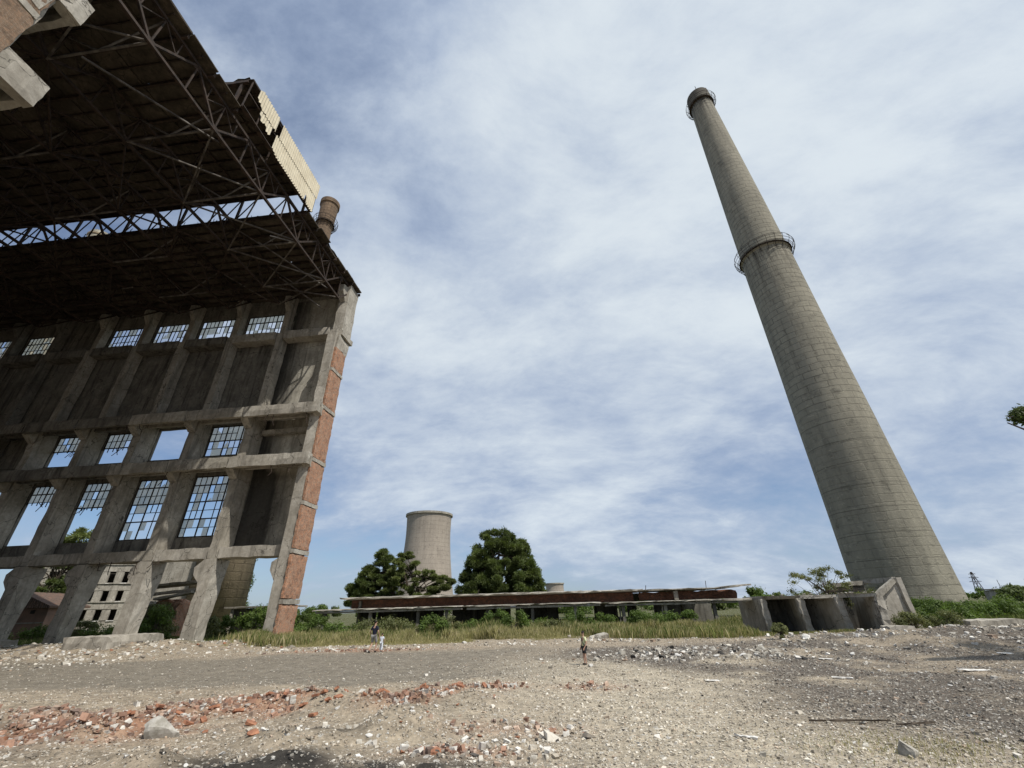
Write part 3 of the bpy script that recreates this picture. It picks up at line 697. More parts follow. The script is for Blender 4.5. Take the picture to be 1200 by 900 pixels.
# ---- lantern sides: glazing bars left in the open strip, end cladding
for vs, nm in ((11.3, 'lantern_frame'), (LNE, 'lantern_frame')):
    mb = MB(); mb.beam((0, vs, ZR + .38), (UEND, vs, ZR + .38), .14, .2); mb.beam((0, vs, ZL - .2), (UEND, vs, ZL - .2), .14, .26)
    if vs < 15: mb.box(-.3, UEND, vs - .05, vs + .02, ZL - .75, ZL - .02)
    r = random.Random(5)
    for k in range(len(TU) - 1):
        a, b = TU[k], TU[k + 1]; q = (b - a) / 4
        mb.beam((a, vs, ZR + .3), (a, vs, ZL), .16, .16)
        if k % 2: mb.beam((a, vs, ZL - .2), (a + q, vs, ZR + .4), .09, .09)
        mb.beam((a + 2 * q, vs, ZR + .4), (a + q, vs, ZL - .2), .09, .09)
        mb.beam((b, vs, ZR + .4), (a + 3 * q, vs, ZL - .2), .09, .09)
    for i in range(60):
        u = r.uniform(0, 60); hgt = r.choice((.15, .2, .3, .5)); mb.beam((u, vs, ZR + .45), (u + r.uniform(-.2, .2), vs, ZR + .5 + hgt), .04, .04)
    mb.build(nm, M['rust'], hall)
# side sheeting kept on the camera side of the lantern
mb = MB(); mb.slab(4., UEND, LNE + .1, LNE + .18, ZR + .4, ZL, 2, .03); mb.build('lantern_sheeting', M['deck'], hall)
def corr_panel(v0, v1, z0, z1, x, cut, seed):
    """corrugated sheet in the y-z plane with torn lower or side edges"""
    r = random.Random(seed); n = int((v1 - v0) / .045); V_ = []; F_ = []
    m_ = 10
    for i in range(n + 1):
        v = v0 + (v1 - v0) * i / n; xo = x + .045 * math.sin(v / .28 * 2 * math.pi)
        za, zb_ = cut(v, r)
        for j in range(m_ + 1):
            z = max(z0, za) + (min(z1, zb_) - max(z0, za)) * j / m_; V_.append((xo - .012 * (j % 5 == 0), v, z))
    for i in range(n):
        for j in range(m_):
            a = i * (m_ + 1) + j; F_.append((a, a + 1, a + m_ + 2, a + m_ + 1))
    me = bpy.data.meshes.new('sheet'); me.from_pydata(V_, [], F_); me.update()
    o = link('corrugated_sheet', me, M['corr'], hall); s_ = o.modifiers.new('thick', 'SOLIDIFY'); s_.thickness = .02
ZM = 43.4; XS = -.62
corr_panel(11.2, 18.2, ZM + .02, ZL + .32, XS - .04, lambda v, r: (ZM + .02, ZL + .32), 1)
corr_panel(11.4, 18.5, ZR + .1, ZM, XS, lambda v, r: (ZR + .1 + (.5 * (v - 17.8) if v > 17.8 else 0) + (.9 if 12.6 < v < 12.9 else 0), ZM), 2)
corr_panel(18.8, 21.6, ZM + .02, ZL + .32, XS - .04, lambda v, r: (ZM + .02 + max(0, (v - 20.9)) * .9 + .12 * math.sin(v * 9), ZL + .32 - (.3 if v > 21.4 else 0)), 3)
corr_panel(19.2, 20.8, ZM - 1.3, ZM, XS, lambda v, r: (ZM - 1.3 + .25 * math.sin(v * 7) + (v - 19.2) * .35, ZM), 4)
mb = MB(); mb.slab(-.55, .1, 11.0, LNE + .2, ZL - .1, ZL + .05, 1.2, .03); mb.beam((-.45, 11.2, ZR + .4), (-.45, 11.2, ZL + .3), .1, .1)
for v in (14.4, 17.5, 20.6, LNE): mb.beam((-.45, v, ZR + .2), (-.45, v, ZL), .09, .09)
mb.beam((-.45, 11.2, ZM), (-.45, LNE, ZM), .08, .1); mb.beam((-.4, 11.2, ZR + .35), (-.4, LNE, ZR + .35), .4, .1); mb.build('lantern_end_frame', M['rust'], hall)
# plinth under the third column
pu, pw = 15.9, 1
mb = MB(); mb.slab(12.6, 16.9, -1.6, 4.0, -.3, 1.15, .45, .10); plinth = mb.build('plinth', M['conc_pale'], hall)
mb = MB(); mb.slab(25.5, 31.0, .2, 3.4, -.3, 1.0, .6, .1); mb.build('plinth', M['conc'], hall)
# ================================================================== chimneys and towers
def gallery(parent, r, z, out, n=20, up=1.25, mat='frame', fz=0.):
    """ring walkway with bowed safety cage bars"""
    fl = MB(); vs = []; seg = 40
    for k in range(seg):
        t = 2 * math.pi * k / seg
        for rr, zz_ in ((r - .1, z), (r + out * .38, z), (r + out * .38, z + .07), (r - .1, z + .09)): vs.append((rr * math.cos(t), rr * math.sin(t), zz_))
    fs = [(k * 4 + a, k * 4 + (a + 1) % 4, ((k + 1) % seg) * 4 + (a + 1) % 4, ((k + 1) % seg) * 4 + a) for k in range(seg) for a in range(4)]
    fl.add(vs, fs); fl.build('walkway', M['rust'], parent)
    mb = MB(); prof = [(.75, 0), (1.0, .3 * up), (1.08, .7 * up), (.95, up)]
    low = [(.75, 0), (.5, -.7), (0, -1.5)]
    for q in (.55, .75):
        for k in range(seg): mb.beam(((r + out * q) * math.cos(2 * math.pi * k / seg), (r + out * q) * math.sin(2 * math.pi * k / seg), z), ((r + out * q) * math.cos(2 * math.pi * (k + 1) / seg), (r + out * q) * math.sin(2 * math.pi * (k + 1) / seg), z), .07, .07)
    for k in range(n):
        t = 2 * math.pi * k / n; P_ = lambda q: ((r + out * q[0]) * math.cos(t), (r + out * q[0]) * math.sin(t), z + q[1])
        for a, b in zip(prof[:-1], prof[1:]): mb.beam(P_(a), P_(b), .06, .06)
        for a, b in zip(low[:-1], low[1:]): mb.beam(P_(a), P_(b), .09, .09)
    for q in (prof[1], prof[2], prof[3]):
        for k in range(seg):
            t0, t1 = 2 * math.pi * k / seg, 2 * math.pi * (k + 1) / seg
            if q is prof[2] and k % 7 == 3: continue
            mb.beam(((r + out * q[0]) * math.cos(t0), (r + out * q[0]) * math.sin(t0), z + q[1]), ((r + out * q[0]) * math.cos(t1), (r + out * q[0]) * math.sin(t1), z + q[1]), .06, .06)
    mb.build('railing', M[mat], parent)
ch = empty('chimney', (57.5, 70, 0)); tag(ch, 'very tall tapering concrete chimney with two ring galleries, at the right', 'chimney')
RP = [(6.55, -1), (6.25, 2), (5.95, 14), (5.62, 30), (5.25, 44), (4.72, 69.6), (4.62, 70.0), (4.25, 84), (3.75, 100), (3.2, 118), (2.83, 129.4)]
mb = MB(); pr = []
for (r0, z0), (r1, z1) in zip(RP[:-1], RP[1:]):
    n = max(1, int((z1 - z0) / 2)); pr += [(r0 + (r1 - r0) * i / n, z0 + (z1 - z0) * i / n) for i in range(n)]
pr.append(RP[-1]); mb.lathe(pr, 96); mb.build('shaft', M['stack'], ch, True)
mb = MB(); mb.lathe([(2.86, 129.3), (3.12, 130.1), (3.12, 132.4), (3.0, 132.45), (3.0, 134.0), (2.55, 134.0), (2.5, 131)], 48, True); mb.build('crown', M['stack'], ch)
mb = MB(); mb.lathe([(4.7, 69.4), (4.95, 69.6), (4.95, 70.0), (4.6, 70.1)], 64, False); mb.build('ring_beam', M['stack'], ch)
gallery(ch, 4.85, 69.9, 1.1, 22, 1.6); gallery(ch, 3.0, 129.3, 1.0, 16, 1.4)
for a, h in ((2.2, 2.6), (4.2, 1.6), (5.6, 2.0)):
    mb = MB(); mb.beam((2.8 * math.cos(a), 2.8 * math.sin(a), 134), (2.8 * math.cos(a), 2.8 * math.sin(a), 134 + h), .1, .1); mb.build('lightning_rod', M['frame'], ch)
c2 = empty('chimney', (-47.0, 75, 0)); tag(c2, 'slender brown concrete chimney rising behind the hall end, gallery near its top', 'chimney')
mb = MB(); mb.lathe([(3.0, -1), (2.75, 20), (2.25, 60), (1.95, 78)], 48); mb.build('shaft', M['stack2'], c2, True)
mb = MB(); mb.lathe([(1.95, 78.0), (1.85, 89.5), (1.98, 90.2), (2.15, 97.0), (2.2, 97.2), (2.42, 97.3), (2.42, 98.6), (2.1, 98.6), (2.0, 95)], 48); mb.build('crown', M['stack_top'], c2)
gallery(c2, 1.95, 90.4, 1.0, 16, 1.5)
c3 = empty('chimney', (-110.5, 80, 0)); tag(c3, 'grey chimney top glimpsed through the open strip of the hall roof', 'chimney')
mb = MB(); mb.lathe([(5, -1), (4, 50), (2.6, 91.5), (2.5, 94.6), (2.1, 94.6)], 40); mb.build('shaft', M['stack'], c3, True)
mb = MB(); mb.lathe([(2.6, 93.0), (2.8, 93.2), (2.8, 93.6), (2.5, 93.7)], 40, False); mb.build('ring_beam', M['stack2'], c3)
def cooling(x, y, rt, rw, rb, h, label):
    e = empty('cooling_tower', (x, y, 0)); tag(e, label, 'cooling tower')
    pr = []; zw = h * .78
    for i in range(33):
        z = h * i / 32
        if z < zw: r = rw + (rb - rw) * ((zw - z) / zw) ** 1.55
        else: r = rw + (rt - rw) * ((z - zw) / (h - zw)) ** 1.6
        pr.append((r, z + 3))
    mb = MB(); mb.lathe(pr + [(rt - .6, h + 3), (rw - .6, zw)], 96, False); mb.build('shell', M['cool'], e, True)
    mb = MB(); mb.lathe([(rt, h + 2.0), (rt + .7, h + 2.2), (rt + .7, h + 3.3), (rt - .4, h + 3.4)], 96, False); mb.build('rim', M['conc'], e)
    mb = MB()
    for k in range(36):
        t = 2 * math.pi * k / 36; mb.beam((rb * 1.02 * math.cos(t), rb * 1.02 * math.sin(t), -1), (rb * math.cos(t + .08), rb * math.sin(t + .08), 3.4), .6, .6)
    mb.build('support_leg_ring', M['conc'], e)
cooling(-50.2, 250, 12.7, 12.4, 16.2, 48, 'big pale brown cooling tower between the two pines')
cooling(39.5, 500, 9.6, 9.4, 12.5, 21.5, 'far small cooling tower top showing over the long shed roof')

# ================================================================== plants
def quads(P, N, size, asp=1.6):
    """leaf quads at P facing N"""
    n = len(P); N = N / (np.linalg.norm(N, axis=1, keepdims=True) + 1e-9); r = rng.normal(size=(n, 3)); a = np.cross(N, r); a /= np.linalg.norm(a, axis=1, keepdims=True) + 1e-9; b = np.cross(N, a)
    s = size[:, None]; V = np.stack([P - a * s * asp, P - b * s * .6, P + a * s * asp, P + b * s * .6], 1).reshape(-1, 3)
    return V, np.arange(n * 4).reshape(n, 4)
def sph(n): v = rng.normal(size=(n, 3)); return v / np.linalg.norm(v, axis=1, keepdims=True)
def clump_cloud(cl, per, leaf, upb=.3, shell=.35, needle=False):
    """cl rows: x y z radius flattening"""
    k = np.repeat(np.arange(len(cl)), per); c = cl[k]; d = sph(len(k)); rr = c[:, 3] * (1 - shell * rng.random(len(k)) ** 1.4) * (1 + .18 * rng.normal(size=len(k)))
    P = c[:, :3] + d * rr[:, None] * np.stack([np.ones(len(k)), np.ones(len(k)), c[:, 4]], 1)
    N = d + rng.normal(size=d.shape) * .55; N[:, 2] += upb
    if needle: N = np.cross(d + rng.normal(size=d.shape) * .3, rng.normal(size=d.shape))
    sz = leaf * rng.uniform(.6, 1.3, len(k)); V, F = quads(P, N, sz, 3.0 if needle else 1.5)
    tint = rng.uniform(.75, 1.25, len(cl))[k] * rng.uniform(.8, 1.2, len(k))
    return V, F, np.repeat(np.stack([tint * 1.04, tint, tint * .9], 1), 4, 0)
def limbs(base, tips, r0, name, parent, trunk_to):
    mb = MB(); b = Vector(base); t = Vector(trunk_to); n = 6; prev = b
    def tube(p, q, ra, rb): mb.beam(p, q, ra * 2, ra * 2, (0, 1, 0), 1, 0, rb * 2, rb * 2)
    for i in range(1, n + 1):
        q = b.lerp(t, i / n) + Vector((random.uniform(-.12, .12), random.uniform(-.12, .12), 0)) * (b - t).length * .15
        tube(prev, q, r0 * (1 - (i - 1) / n * .7), r0 * (1 - i / n * .7)); prev = q
    for tip in tips:
        f = random.uniform(.35, .98); s_ = b.lerp(t, f); e = Vector(tip); m_ = s_.lerp(e, .5) + Vector((0, 0, (e - s_).length * .08))
        tube(s_, m_, r0 * .32, r0 * .2); tube(m_, e, r0 * .2, r0 * .06)
    mb.build(name, M['bark'], parent)
def tree(name, x, y, clumps, leaf, per, mat, label, cat='tree', group=None, trunk_r=.3, needle=False, upb=.3, shell=.4, topf=.8, parts=('crown', 'trunk')):
    z0 = gz(x, y); e = empty(name, (x, y, z0)); tag(e, label, cat, group)
    cl = np.array(clumps, float); V, F, C_ = clump_cloud(cl, per, leaf, upb, shell, needle)
    np_mesh(parts[0], V, F, C_, M[mat], e)
    zt = cl[:, 2].max(); tips = [tuple(c[:3]) for c in cl[::max(1, len(cl) // 26)]]
    limbs((0, 0, -.2), tips, trunk_r, parts[1], e, (cl[:, 0].mean() * .6, cl[:, 1].mean() * .6, zt * topf)); return e
def dome(n, rx, ry, z0, z1, cr, flat=.75, seed=0, skew=0., fill=.3):
    """clumps on and inside a rounded crown"""
    r = random.Random(seed); out = []
    for i in range(n):
        while True:
            a = r.uniform(0, 2 * math.pi); h = r.random() ** .85
            prof = math.sin(math.pi * (.12 + .80 * h)) ** .65
            q = 1 - fill * r.random() ** 1.2; w_ = prof * q
            out.append((rx * w_ * math.cos(a) + skew * h, ry * w_ * math.sin(a), z0 + (z1 - z0) * h, cr * r.uniform(.65, 1.3), flat)); break
    return out
# right pine: dense rounded, billowing
def pine_dense():
    r = random.Random(4); out = []
    for lx, ly, z0, z1, rx, n in ((0, 0, 2.5, 15.4, 5.6, 110), (-3.0, -1, 2, 11.5, 4.0, 50), (3.8, 0, 5, 13.4, 2.8, 40), (5.6, -.5, 4.5, 9.8, 1.9, 20), (7.0, 0, 3.0, 6.4, 1.2, 10), (-5.0, 0, 2, 8.0, 1.8, 18), (1.0, -3, 3, 9.5, 4, 24)):
        for c in dome(n, rx, rx * .85, z0, z1, .85, .8, r.randint(0, 999), 0, .35): out.append((c[0] + lx, c[1] + ly, c[2], c[3], c[4]))
    return out
tree('pine_tree', -3.5, 85, pine_dense(), .10, 620, 'pine', 'tall dense round-topped pine right of the cooling tower', trunk_r=.5, needle=True, shell=.5)
def pine_left():
    r = random.Random(9); out = []
    for lx, z0, z1, rx, n in ((-4.2, 6.0, 12.8, 2.0, 34), (-6.9, 4.0, 9.8, 1.9, 30), (-9.4, 3, 6.6, 1.8, 18), (-5.0, 3, 8.4, 3.4, 50)):
        for c in dome(n, rx, rx, z0, z1, .75, .6, r.randint(0, 999), 0, .4): out.append((c[0] + lx, c[1], c[2], c[3], c[4]))
    return out
tree('pine_tree', -21.0, 86, pine_left(), .095, 480, 'pine', 'dark ragged pine at the left end of the long shed', trunk_r=.4, needle=True, shell=.55)
def pine_mid():
    r = random.Random(19); out = []
    for lx, z0, z1, rx, n in ((-2.2, 6.5, 12.2, 2.2, 26), (-3.6, 3.5, 9.0, 2.8, 28), (1.6, 4, 8.6, 3.0, 30), (4.2, 3, 7.6, 2.4, 22), (5.8, 4.6, 7.4, 1.0, 8)):
        for c in dome(n, rx, rx, z0, z1, .62, .45, r.randint(0, 999), .8, .5): out.append((c[0] + lx, c[1], c[2], c[3], c[4]))
    return out
tree('pine_tree', -19.0, 83, pine_mid(), .09, 420, 'pine2', 'lighter feathery spreading pine in front of the cooling tower', trunk_r=.35, needle=True, shell=.75)
tree('pine_tree', -93, 92, dome(46, 6, 5, 3, 14.5, 1.3, .5, 3, 0, .5), .16, 260, 'pine', 'dark pine seen through the leftmost open bay of the hall', trunk_r=.35, needle=True, shell=.7)
tree('pine_tree', -110, 112, dome(40, 6.5, 5, 8, 22.8, 1.5, .5, 5, 0, .5), .18, 220, 'pine2', 'feathery pine top seen through a lower broken window', trunk_r=.35, needle=True, shell=.8)
tree('poplar_tree', -71.2, 120, [(random.uniform(-.9, .9), random.uniform(-.9, .9), 2 + i * .42, 1.3 - .012 * i, 1.1) for i in range(38)], .2, 150, 'pine', 'narrow dark poplar peeking past the brown chimney base', trunk_r=.25)
# shrubs in front of the shed, behind the tall grass
def shrub(x, y, w_, h, label, mat='leaf', group=None, leaf=.075, per=150, n=16, seed=0, name='shrub'):
    return tree(name, x, y, dome(n, w_, w_ * .7, .1, h, w_ * .36, .8, seed, 0, .5), leaf, per, mat, label, 'shrub', group, .05, False, .3, .7, .5, ('foliage', 'stem'))
ORD = 'first second third fourth fifth sixth seventh eighth ninth tenth eleventh twelfth thirteenth fourteenth fifteenth sixteenth seventeenth eighteenth nineteenth twentieth twenty-first last'.split()
r = random.Random(77); G1 = 'green shrubs growing along the front of the long shed'
for i, x in enumerate(np.linspace(-24, 17, 22)):
    shrub(x + r.uniform(-.6, .6), 48.0 + r.uniform(-2.6, .8), r.uniform(1.1, 1.8), r.uniform(1.0, 1.95), ORD[i] + ' green shrub from the left in the row before the long shed', 'leaf' if r.random() < .7 else 'leaf_grey', G1, seed=i, per=130, n=14)
LB2 = ['tall green bush showing just right of the brick pillar', 'green bush nearest the left end of the long shed, farther back', 'tallest green bush half hidden by the brick pillar', 'green bush in the gap left of the brick pillar, farthest back', 'lowest green bush, in front at the left end of the long shed']
G2 = 'green bushes between the hall pillar and the long shed'
for i, (x, y, w_, h) in enumerate([(-27.2, 52, 1.6, 2.6), (-25.2, 55, 1.7, 2.2), (-29.5, 55, 2.0, 3.0), (-31.5, 57, 2, 2.6), (-24.6, 50, 1.3, 1.9)]):
    shrub(x, y, w_, h, LB2[i], 'leaf', G2, .09, 170, 20, 40 + i)
G3 = 'dense green bushes at the foot of the tall chimney'
for i in range(24):
    x = 29.6 + i * 1.25 + r.uniform(-.5, .5); y = 36.5 + (i % 4) * 2.6 + r.uniform(-.6, .6) + i * .35
    shrub(x, y, r.uniform(1.2, 1.9), r.uniform(.9, 1.55), 'low dense green bush spreading below the tall chimney', 'leaf', G3, .075, 170, 16, 60 + i)
LB4 = ['bush behind the brick chimney base, right of the second hall column', 'taller bush on the rubble between the second and third hall columns', 'bush right behind the taller one on the rubble between two hall columns', 'bush in front of the office block, right one of the pair', 'taller bush in front of the office block, left one of the pair', 'bush before the pink outbuilding at its right corner', 'lowest bush in the grass before the pink outbuilding', 'bush below the small far shed beyond the brick pillar', 'bush left of the collapsed slabs behind the third hall column']
G4 = 'bushes beyond the open ground storey of the hall'
for i, (x, y, w_, h) in enumerate([(-32.5, 50, 1.6, 2.0), (-37, 49, 1.7, 3.2), (-38.6, 51, 1.8, 2.6), (-52, 60, 2.2, 1.3), (-56.5, 62, 1.8, 2.0), (-60, 61, 2.4, 1.8), (-64, 58, 2.4, 1.4), (-34.8, 56, 1.6, 2.2), (-47.5, 60, 2, 2.0)]):
    shrub(x, y, w_, h, LB4[i], 'leaf' if i % 2 else 'leaf_grey', G4, .09, 170, 18, 90 + i)
shrub(16.75, 31.4, .5, .85, 'small round yellow-green bush at the edge of the gravel', 'leaf_grey', None, .035, 260, 14, 121)
shrub(25.2, 49.8, 1.5, 3.4, 'leafy green bush sprouting at the broken right end of the long shed', 'leaf', None, .09, 200, 20, 122)
# far belts of trees
r = random.Random(5); G5 = 'distant trees on the flat horizon'
for i in range(40):
    a = -1.02 + 2.1 * i / 40 + r.uniform(-.02, .02); y = r.uniform(150, 240)
    if -.36 < a < .5 and False: continue
    hgt = r.uniform(3.2, 5.2) if a > -.5 else r.uniform(4, 8)
    tree('broadleaf_tree', a * y, y, dome(12, 5.5, 4, .4, hgt, 1.9, .7, i, 0, .5), .38, 110, 'leaf' if i % 3 else 'pine', 'distant low tree on the flat horizon', 'tree', G5, .15)
for i, (x, y, w_, h) in enumerate([(30.9, 35.2, 1.0, 1.15), (26.9, 33.4, 1.1, 1.05)]): shrub(x, y, w_, h, ('scrubby bush against the right foot of the concrete chute', 'small bare-looking bush before the concrete chute')[i], 'leaf_grey', None, .045, 200, 18, 170 + i)
# tree just outside the frame whose twigs hang into view at the right
e = empty('broadleaf_tree', (24.6, 15.6, 0)); tag(e, 'dark leafy branch tip hanging in at the right edge of the sky', 'tree')
cl = dome(50, 3.0, 3.0, 5.5, 13.5, .85, .7, 8, 0, .6)
cl = [c for c in cl if c[0] + 24.6 > 23.3 + max(0, c[2] - 8.7) * .62] + [(-3.62, .6, 8.75, .34, .8), (-3.35, .6, 8.95, .36, .8), (-3.25, .5, 8.4, .36, .8), (-3.0, .5, 8.7, .55, .8), (-2.6, .4, 8.6, .7, .8), (-2.0, .3, 8.5, .8, .8)]
V, F, C_ = clump_cloud(np.array(cl), 620, .05, .2, .8); np_mesh('crown', V, F, C_, M['pine'], e)
V, F, C_ = clump_cloud(np.array([(-3.9, .6, 8.72, .16, .7), (-4.12, .62, 8.62, .1, .7), (-4.0, .6, 8.45, .07, 1)]), 26, .035, .2, .9); np_mesh('twig_leaves', V, F, C_, M['pine'], e)
limbs((0, 0, -.3), [tuple(c[:3]) for c in cl[-5:]] + [tuple(c[:3]) for c in cl[:30:2]] + [(-4.25, .62, 8.5), (-4.1, .6, 8.75)], .28, 'trunk', e, (0, 0, 9.5))

# wild grass: blades nobody could count
def blades(name, n, area, h, w_, cols, label, seed=0):
    x, y = area(n); z = hground(x, y); n = len(x); hh = h(x, y) * rng.uniform(.5, 1.15, n); a = rng.uniform(0, 2 * np.pi, n); b = rng.uniform(0, 2 * np.pi, n); ln = rng.uniform(.05, .45, n) * hh
    ww = w_ * rng.uniform(.6, 1.4, n); dx, dy = np.cos(a) * ww, np.sin(a) * ww; lx, ly = np.cos(b) * ln, np.sin(b) * ln
    V = np.stack([np.stack([x - dx, y - dy, z - .03], 1), np.stack([x + dx, y + dy, z - .03], 1), np.stack([x + dx * .8 + lx * .35, y + dy * .8 + ly * .35, z + hh * .6], 1), np.stack([x + lx, y + ly, z + hh], 1)], 1).reshape(-1, 3)
    c = np.array(cols)[rng.integers(0, len(cols), n)] * rng.uniform(.7, 1.25, (n, 1)) 
    o = np_mesh(name, V, np.arange(n * 4).reshape(n, 4), np.repeat(c, 4, 0), M['grass']); tag(o, label, 'grass', kind='stuff')
DRY = [(.42, .37, .19), (.34, .31, .14), (.48, .42, .25), (.25, .25, .10)]; GRN = [(.11, .155, .04), (.15, .19, .055), (.20, .22, .08), (.09, .125, .035)]
def area_band(n):
    x = rng.uniform(-27, 26, n); y = 40.5 + rng.random(n) ** .9 * 10; k = fbm(x * .33, y * .5, 91) * 1.5 + .10 * (y - 44.5) > .70; k &= (y > 42.2) | (rng.random(n) < .3) | (x > 11); k &= ~((x > 17.6) & (y < 44)); return x[k], y[k]
blades('tall_grass', 95000, area_band, lambda x, y: (.22 + .75 * sm(41.5, 47, y)) * (.25 + 1.5 * fbm(x * .4, y * .5, 95) ** 1.4), .016, GRN + DRY + DRY[:2] + GRN[2:3], 'tall green and straw weeds between the yard and the long shed')
def area_front(n):
    x = rng.uniform(-24, 18, n); y = 39.0 + rng.random(n) * 5.5; k = fbm(x * .4, y * .5, 97) > .46; return x[k], y[k]
blades('dry_grass', 60000, area_front, lambda x, y: (.12 + .75 * sm(39.5, 43, y)) * (.5 + .9 * fbm(x * .6, y * .6, 96)), .013, DRY, 'short dry straw-coloured grass along the edge of the yard')
def area_mounds(n):
    C_ = [(15.2, 36.5, 2.3, .9), (12.5, 38.5, 2.5, 1.0), (9.5, 39.5, 2.2, .8), (18.5, 36.2, 1.8, .5), (-20.2, 40.4, 1.8, .8), (-22.6, 42.0, 1.6, .8), (-24.0, 44, 2.4, .9), (-18.2, 42.4, 2, .9), (20.2, 34.6, 1.2, .45), (-14, 43.5, 2.4, .7), (6.5, 41.5, 2, .7), (23.2, 33.4, .9, .3), (21.8, 32.6, 1.0, .35)]
    i = rng.integers(0, len(C_), n); c = np.array(C_)[i]; x = c[:, 0] + rng.normal(size=n) * c[:, 2] * .45; y = c[:, 1] + rng.normal(size=n) * c[:, 2] * .35; return x, y

blades('grass_tussocks', 36000, area_mounds, lambda x, y: (.35 + .8 * fbm(x * .8, y * .8, 99)) * (1 - .72 * sm(16.8, 18, x)), .013, DRY + GRN[:2], 'straw and green tussocks at the yard edge and the pillar foot')
def area_hall(n):
    x = rng.uniform(-75, -24, n); y = 45.5 + rng.random(n) * 16; return x, y
blades('grass_behind_hall', 40000, area_hall, lambda x, y: .25 + .6 * fbm(x * .3, y * .3, 93), .02, GRN + GRN + DRY[:2], 'green grass growing behind the open hall storey')
def area_chim(n):
    x = rng.uniform(27, 80, n); y = 36 + rng.random(n) ** 1.3 * 26; k = y > 37 + .0 * x; return x[k], y[k]
blades('grass_under_chimney', 45000, area_chim, lambda x, y: .3 + .6 * fbm(x * .3, y * .3, 94), .02, GRN + GRN + DRY[3:], 'green weeds spreading round the base of the tall chimney')
def area_fg(n):
    x = 6.8 + rng.normal(size=n) * 1.1; y = 9.4 + rng.normal(size=n) * .55; return x, y
blades('sparse_grass', 1500, area_fg, lambda x, y: .07 + 0 * x, .004, DRY, 'thin dry grass sprigs at the bottom right corner')

# ================================================================== long ruined shed
M['brick_dark'] = brick_mat('stained dark brick', (.26, .11, .06), (.13, .06, .04), (.12, .09, .065))
sh = empty('long_shed', (0, 52, 0)); tag(sh, 'long low ruined shed with two flat roof tiers and open concrete posts', 'shed')
for x in (-21.2, -16.2, -11.0, -7.9, -3.2, 1.5, 6.2, 11.4, 16.0, 21.3):
    mb = MB(); mb.slab(x - .19, x + .19, -.19, .19, -.1, 2.45, .8, .03)
    if x in (-3.2, 16.0, 11.4): mb.beam((x - .5, 0, 0), (x - .3, 0, 2.4), .12, .12)
    mb.build('post', M['conc_dark'] if int(x) % 2 else M['conc'], sh)
for x0, x1, z in ((-22.4, -6.0, 2.52), (-5.95, 9.0, 2.5), (9.05, 25.6, 2.42)):
    mb = MB(); mb.slab(x0, x1, -.9, 3.2, z, z + .19, .6, .08); mb.slab(x0 + .3, x1 - .1, -.55, -.2, z - .24, z - .01, 1.2, .03); mb.build('canopy_roof', M['conc_pale'] if x0 < 5 else M['conc'], sh)
mb = MB(); mb.slab(-19.4, 13.4, 2.6, 2.85, 2.6, 3.62, 1.2, .04); mb.build('clerestory_wall', M['brick_dark'], sh)
mb = MB(); mb.slab(-20.3, 14.2, .9, 9.5, 3.60, 3.88, .7, .10); mb.build('upper_roof', M['conc_pale'], sh)
mb = MB(); mb.slab(13.9, 25.4, 2.4, 2.7, 2.6, 3.58, .6, .12); mb.build('clerestory_wall', M['brick_dark'], sh)
mb = MB(); mb.slab(13.5, 23.4, .8, 9.2, 3.62, 3.82, .8, .09); mb.beam((22.8, 1.0, 3.7), (25.9, 1.2, 3.95), .18, 2.4, (0, 1, 0), 4, .06); mb.build('broken_roof', M['conc'], sh)
mb = MB(); mb.slab(17.6, 18.1, 1.2, 1.5, 2.6, 3.6, .5, .04); mb.build('pier', M['conc'], sh)
mb = MB()
for x0, x1 in ((-18, -9.5), (-8.5, -1), (-.4, 5.1), (9.6, 12.6), (13.8, 15.0), (17.2, 24.5)): mb.slab(x0, x1, 8.6, 8.85, -.1, 3.4, 1.5, .04)
mb.slab(5.1, 25, 8.6, 8.85, -.1, 1.0, 1.5, .05); mb.slab(-18, 24.5, 8.61, 8.84, 2.65, 3.6, 1.5, .03)
mb.build('rear_wall', M['conc_dark'], sh)
for x, wd_ in ((-12.8, .3), (-5.4, .3), (3.1, .3), (9.3, .6), (19.2, .3)):
    mb = MB(); mb.slab(x, x + wd_, 4.2, 4.6, -.1, 3.6, 1, .03); mb.build('inner_column', M['conc_dark'], sh)
mb = MB(); mb.slab(-18.4, -18.1, 2, 8.5, -.1, 3.5, 1.5, .04); mb.build('side_wall', M['conc_dark'], sh)
mb = MB()
for x, z1 in ((21.4, 4.5), (14.5, 4.2), (-4.6, 4.3)): mb.beam((x, 1.2, 3.7), (x + .12, 1.3, z1), .05, .05)
mb.build('rusty_rod', M['rust'], sh)

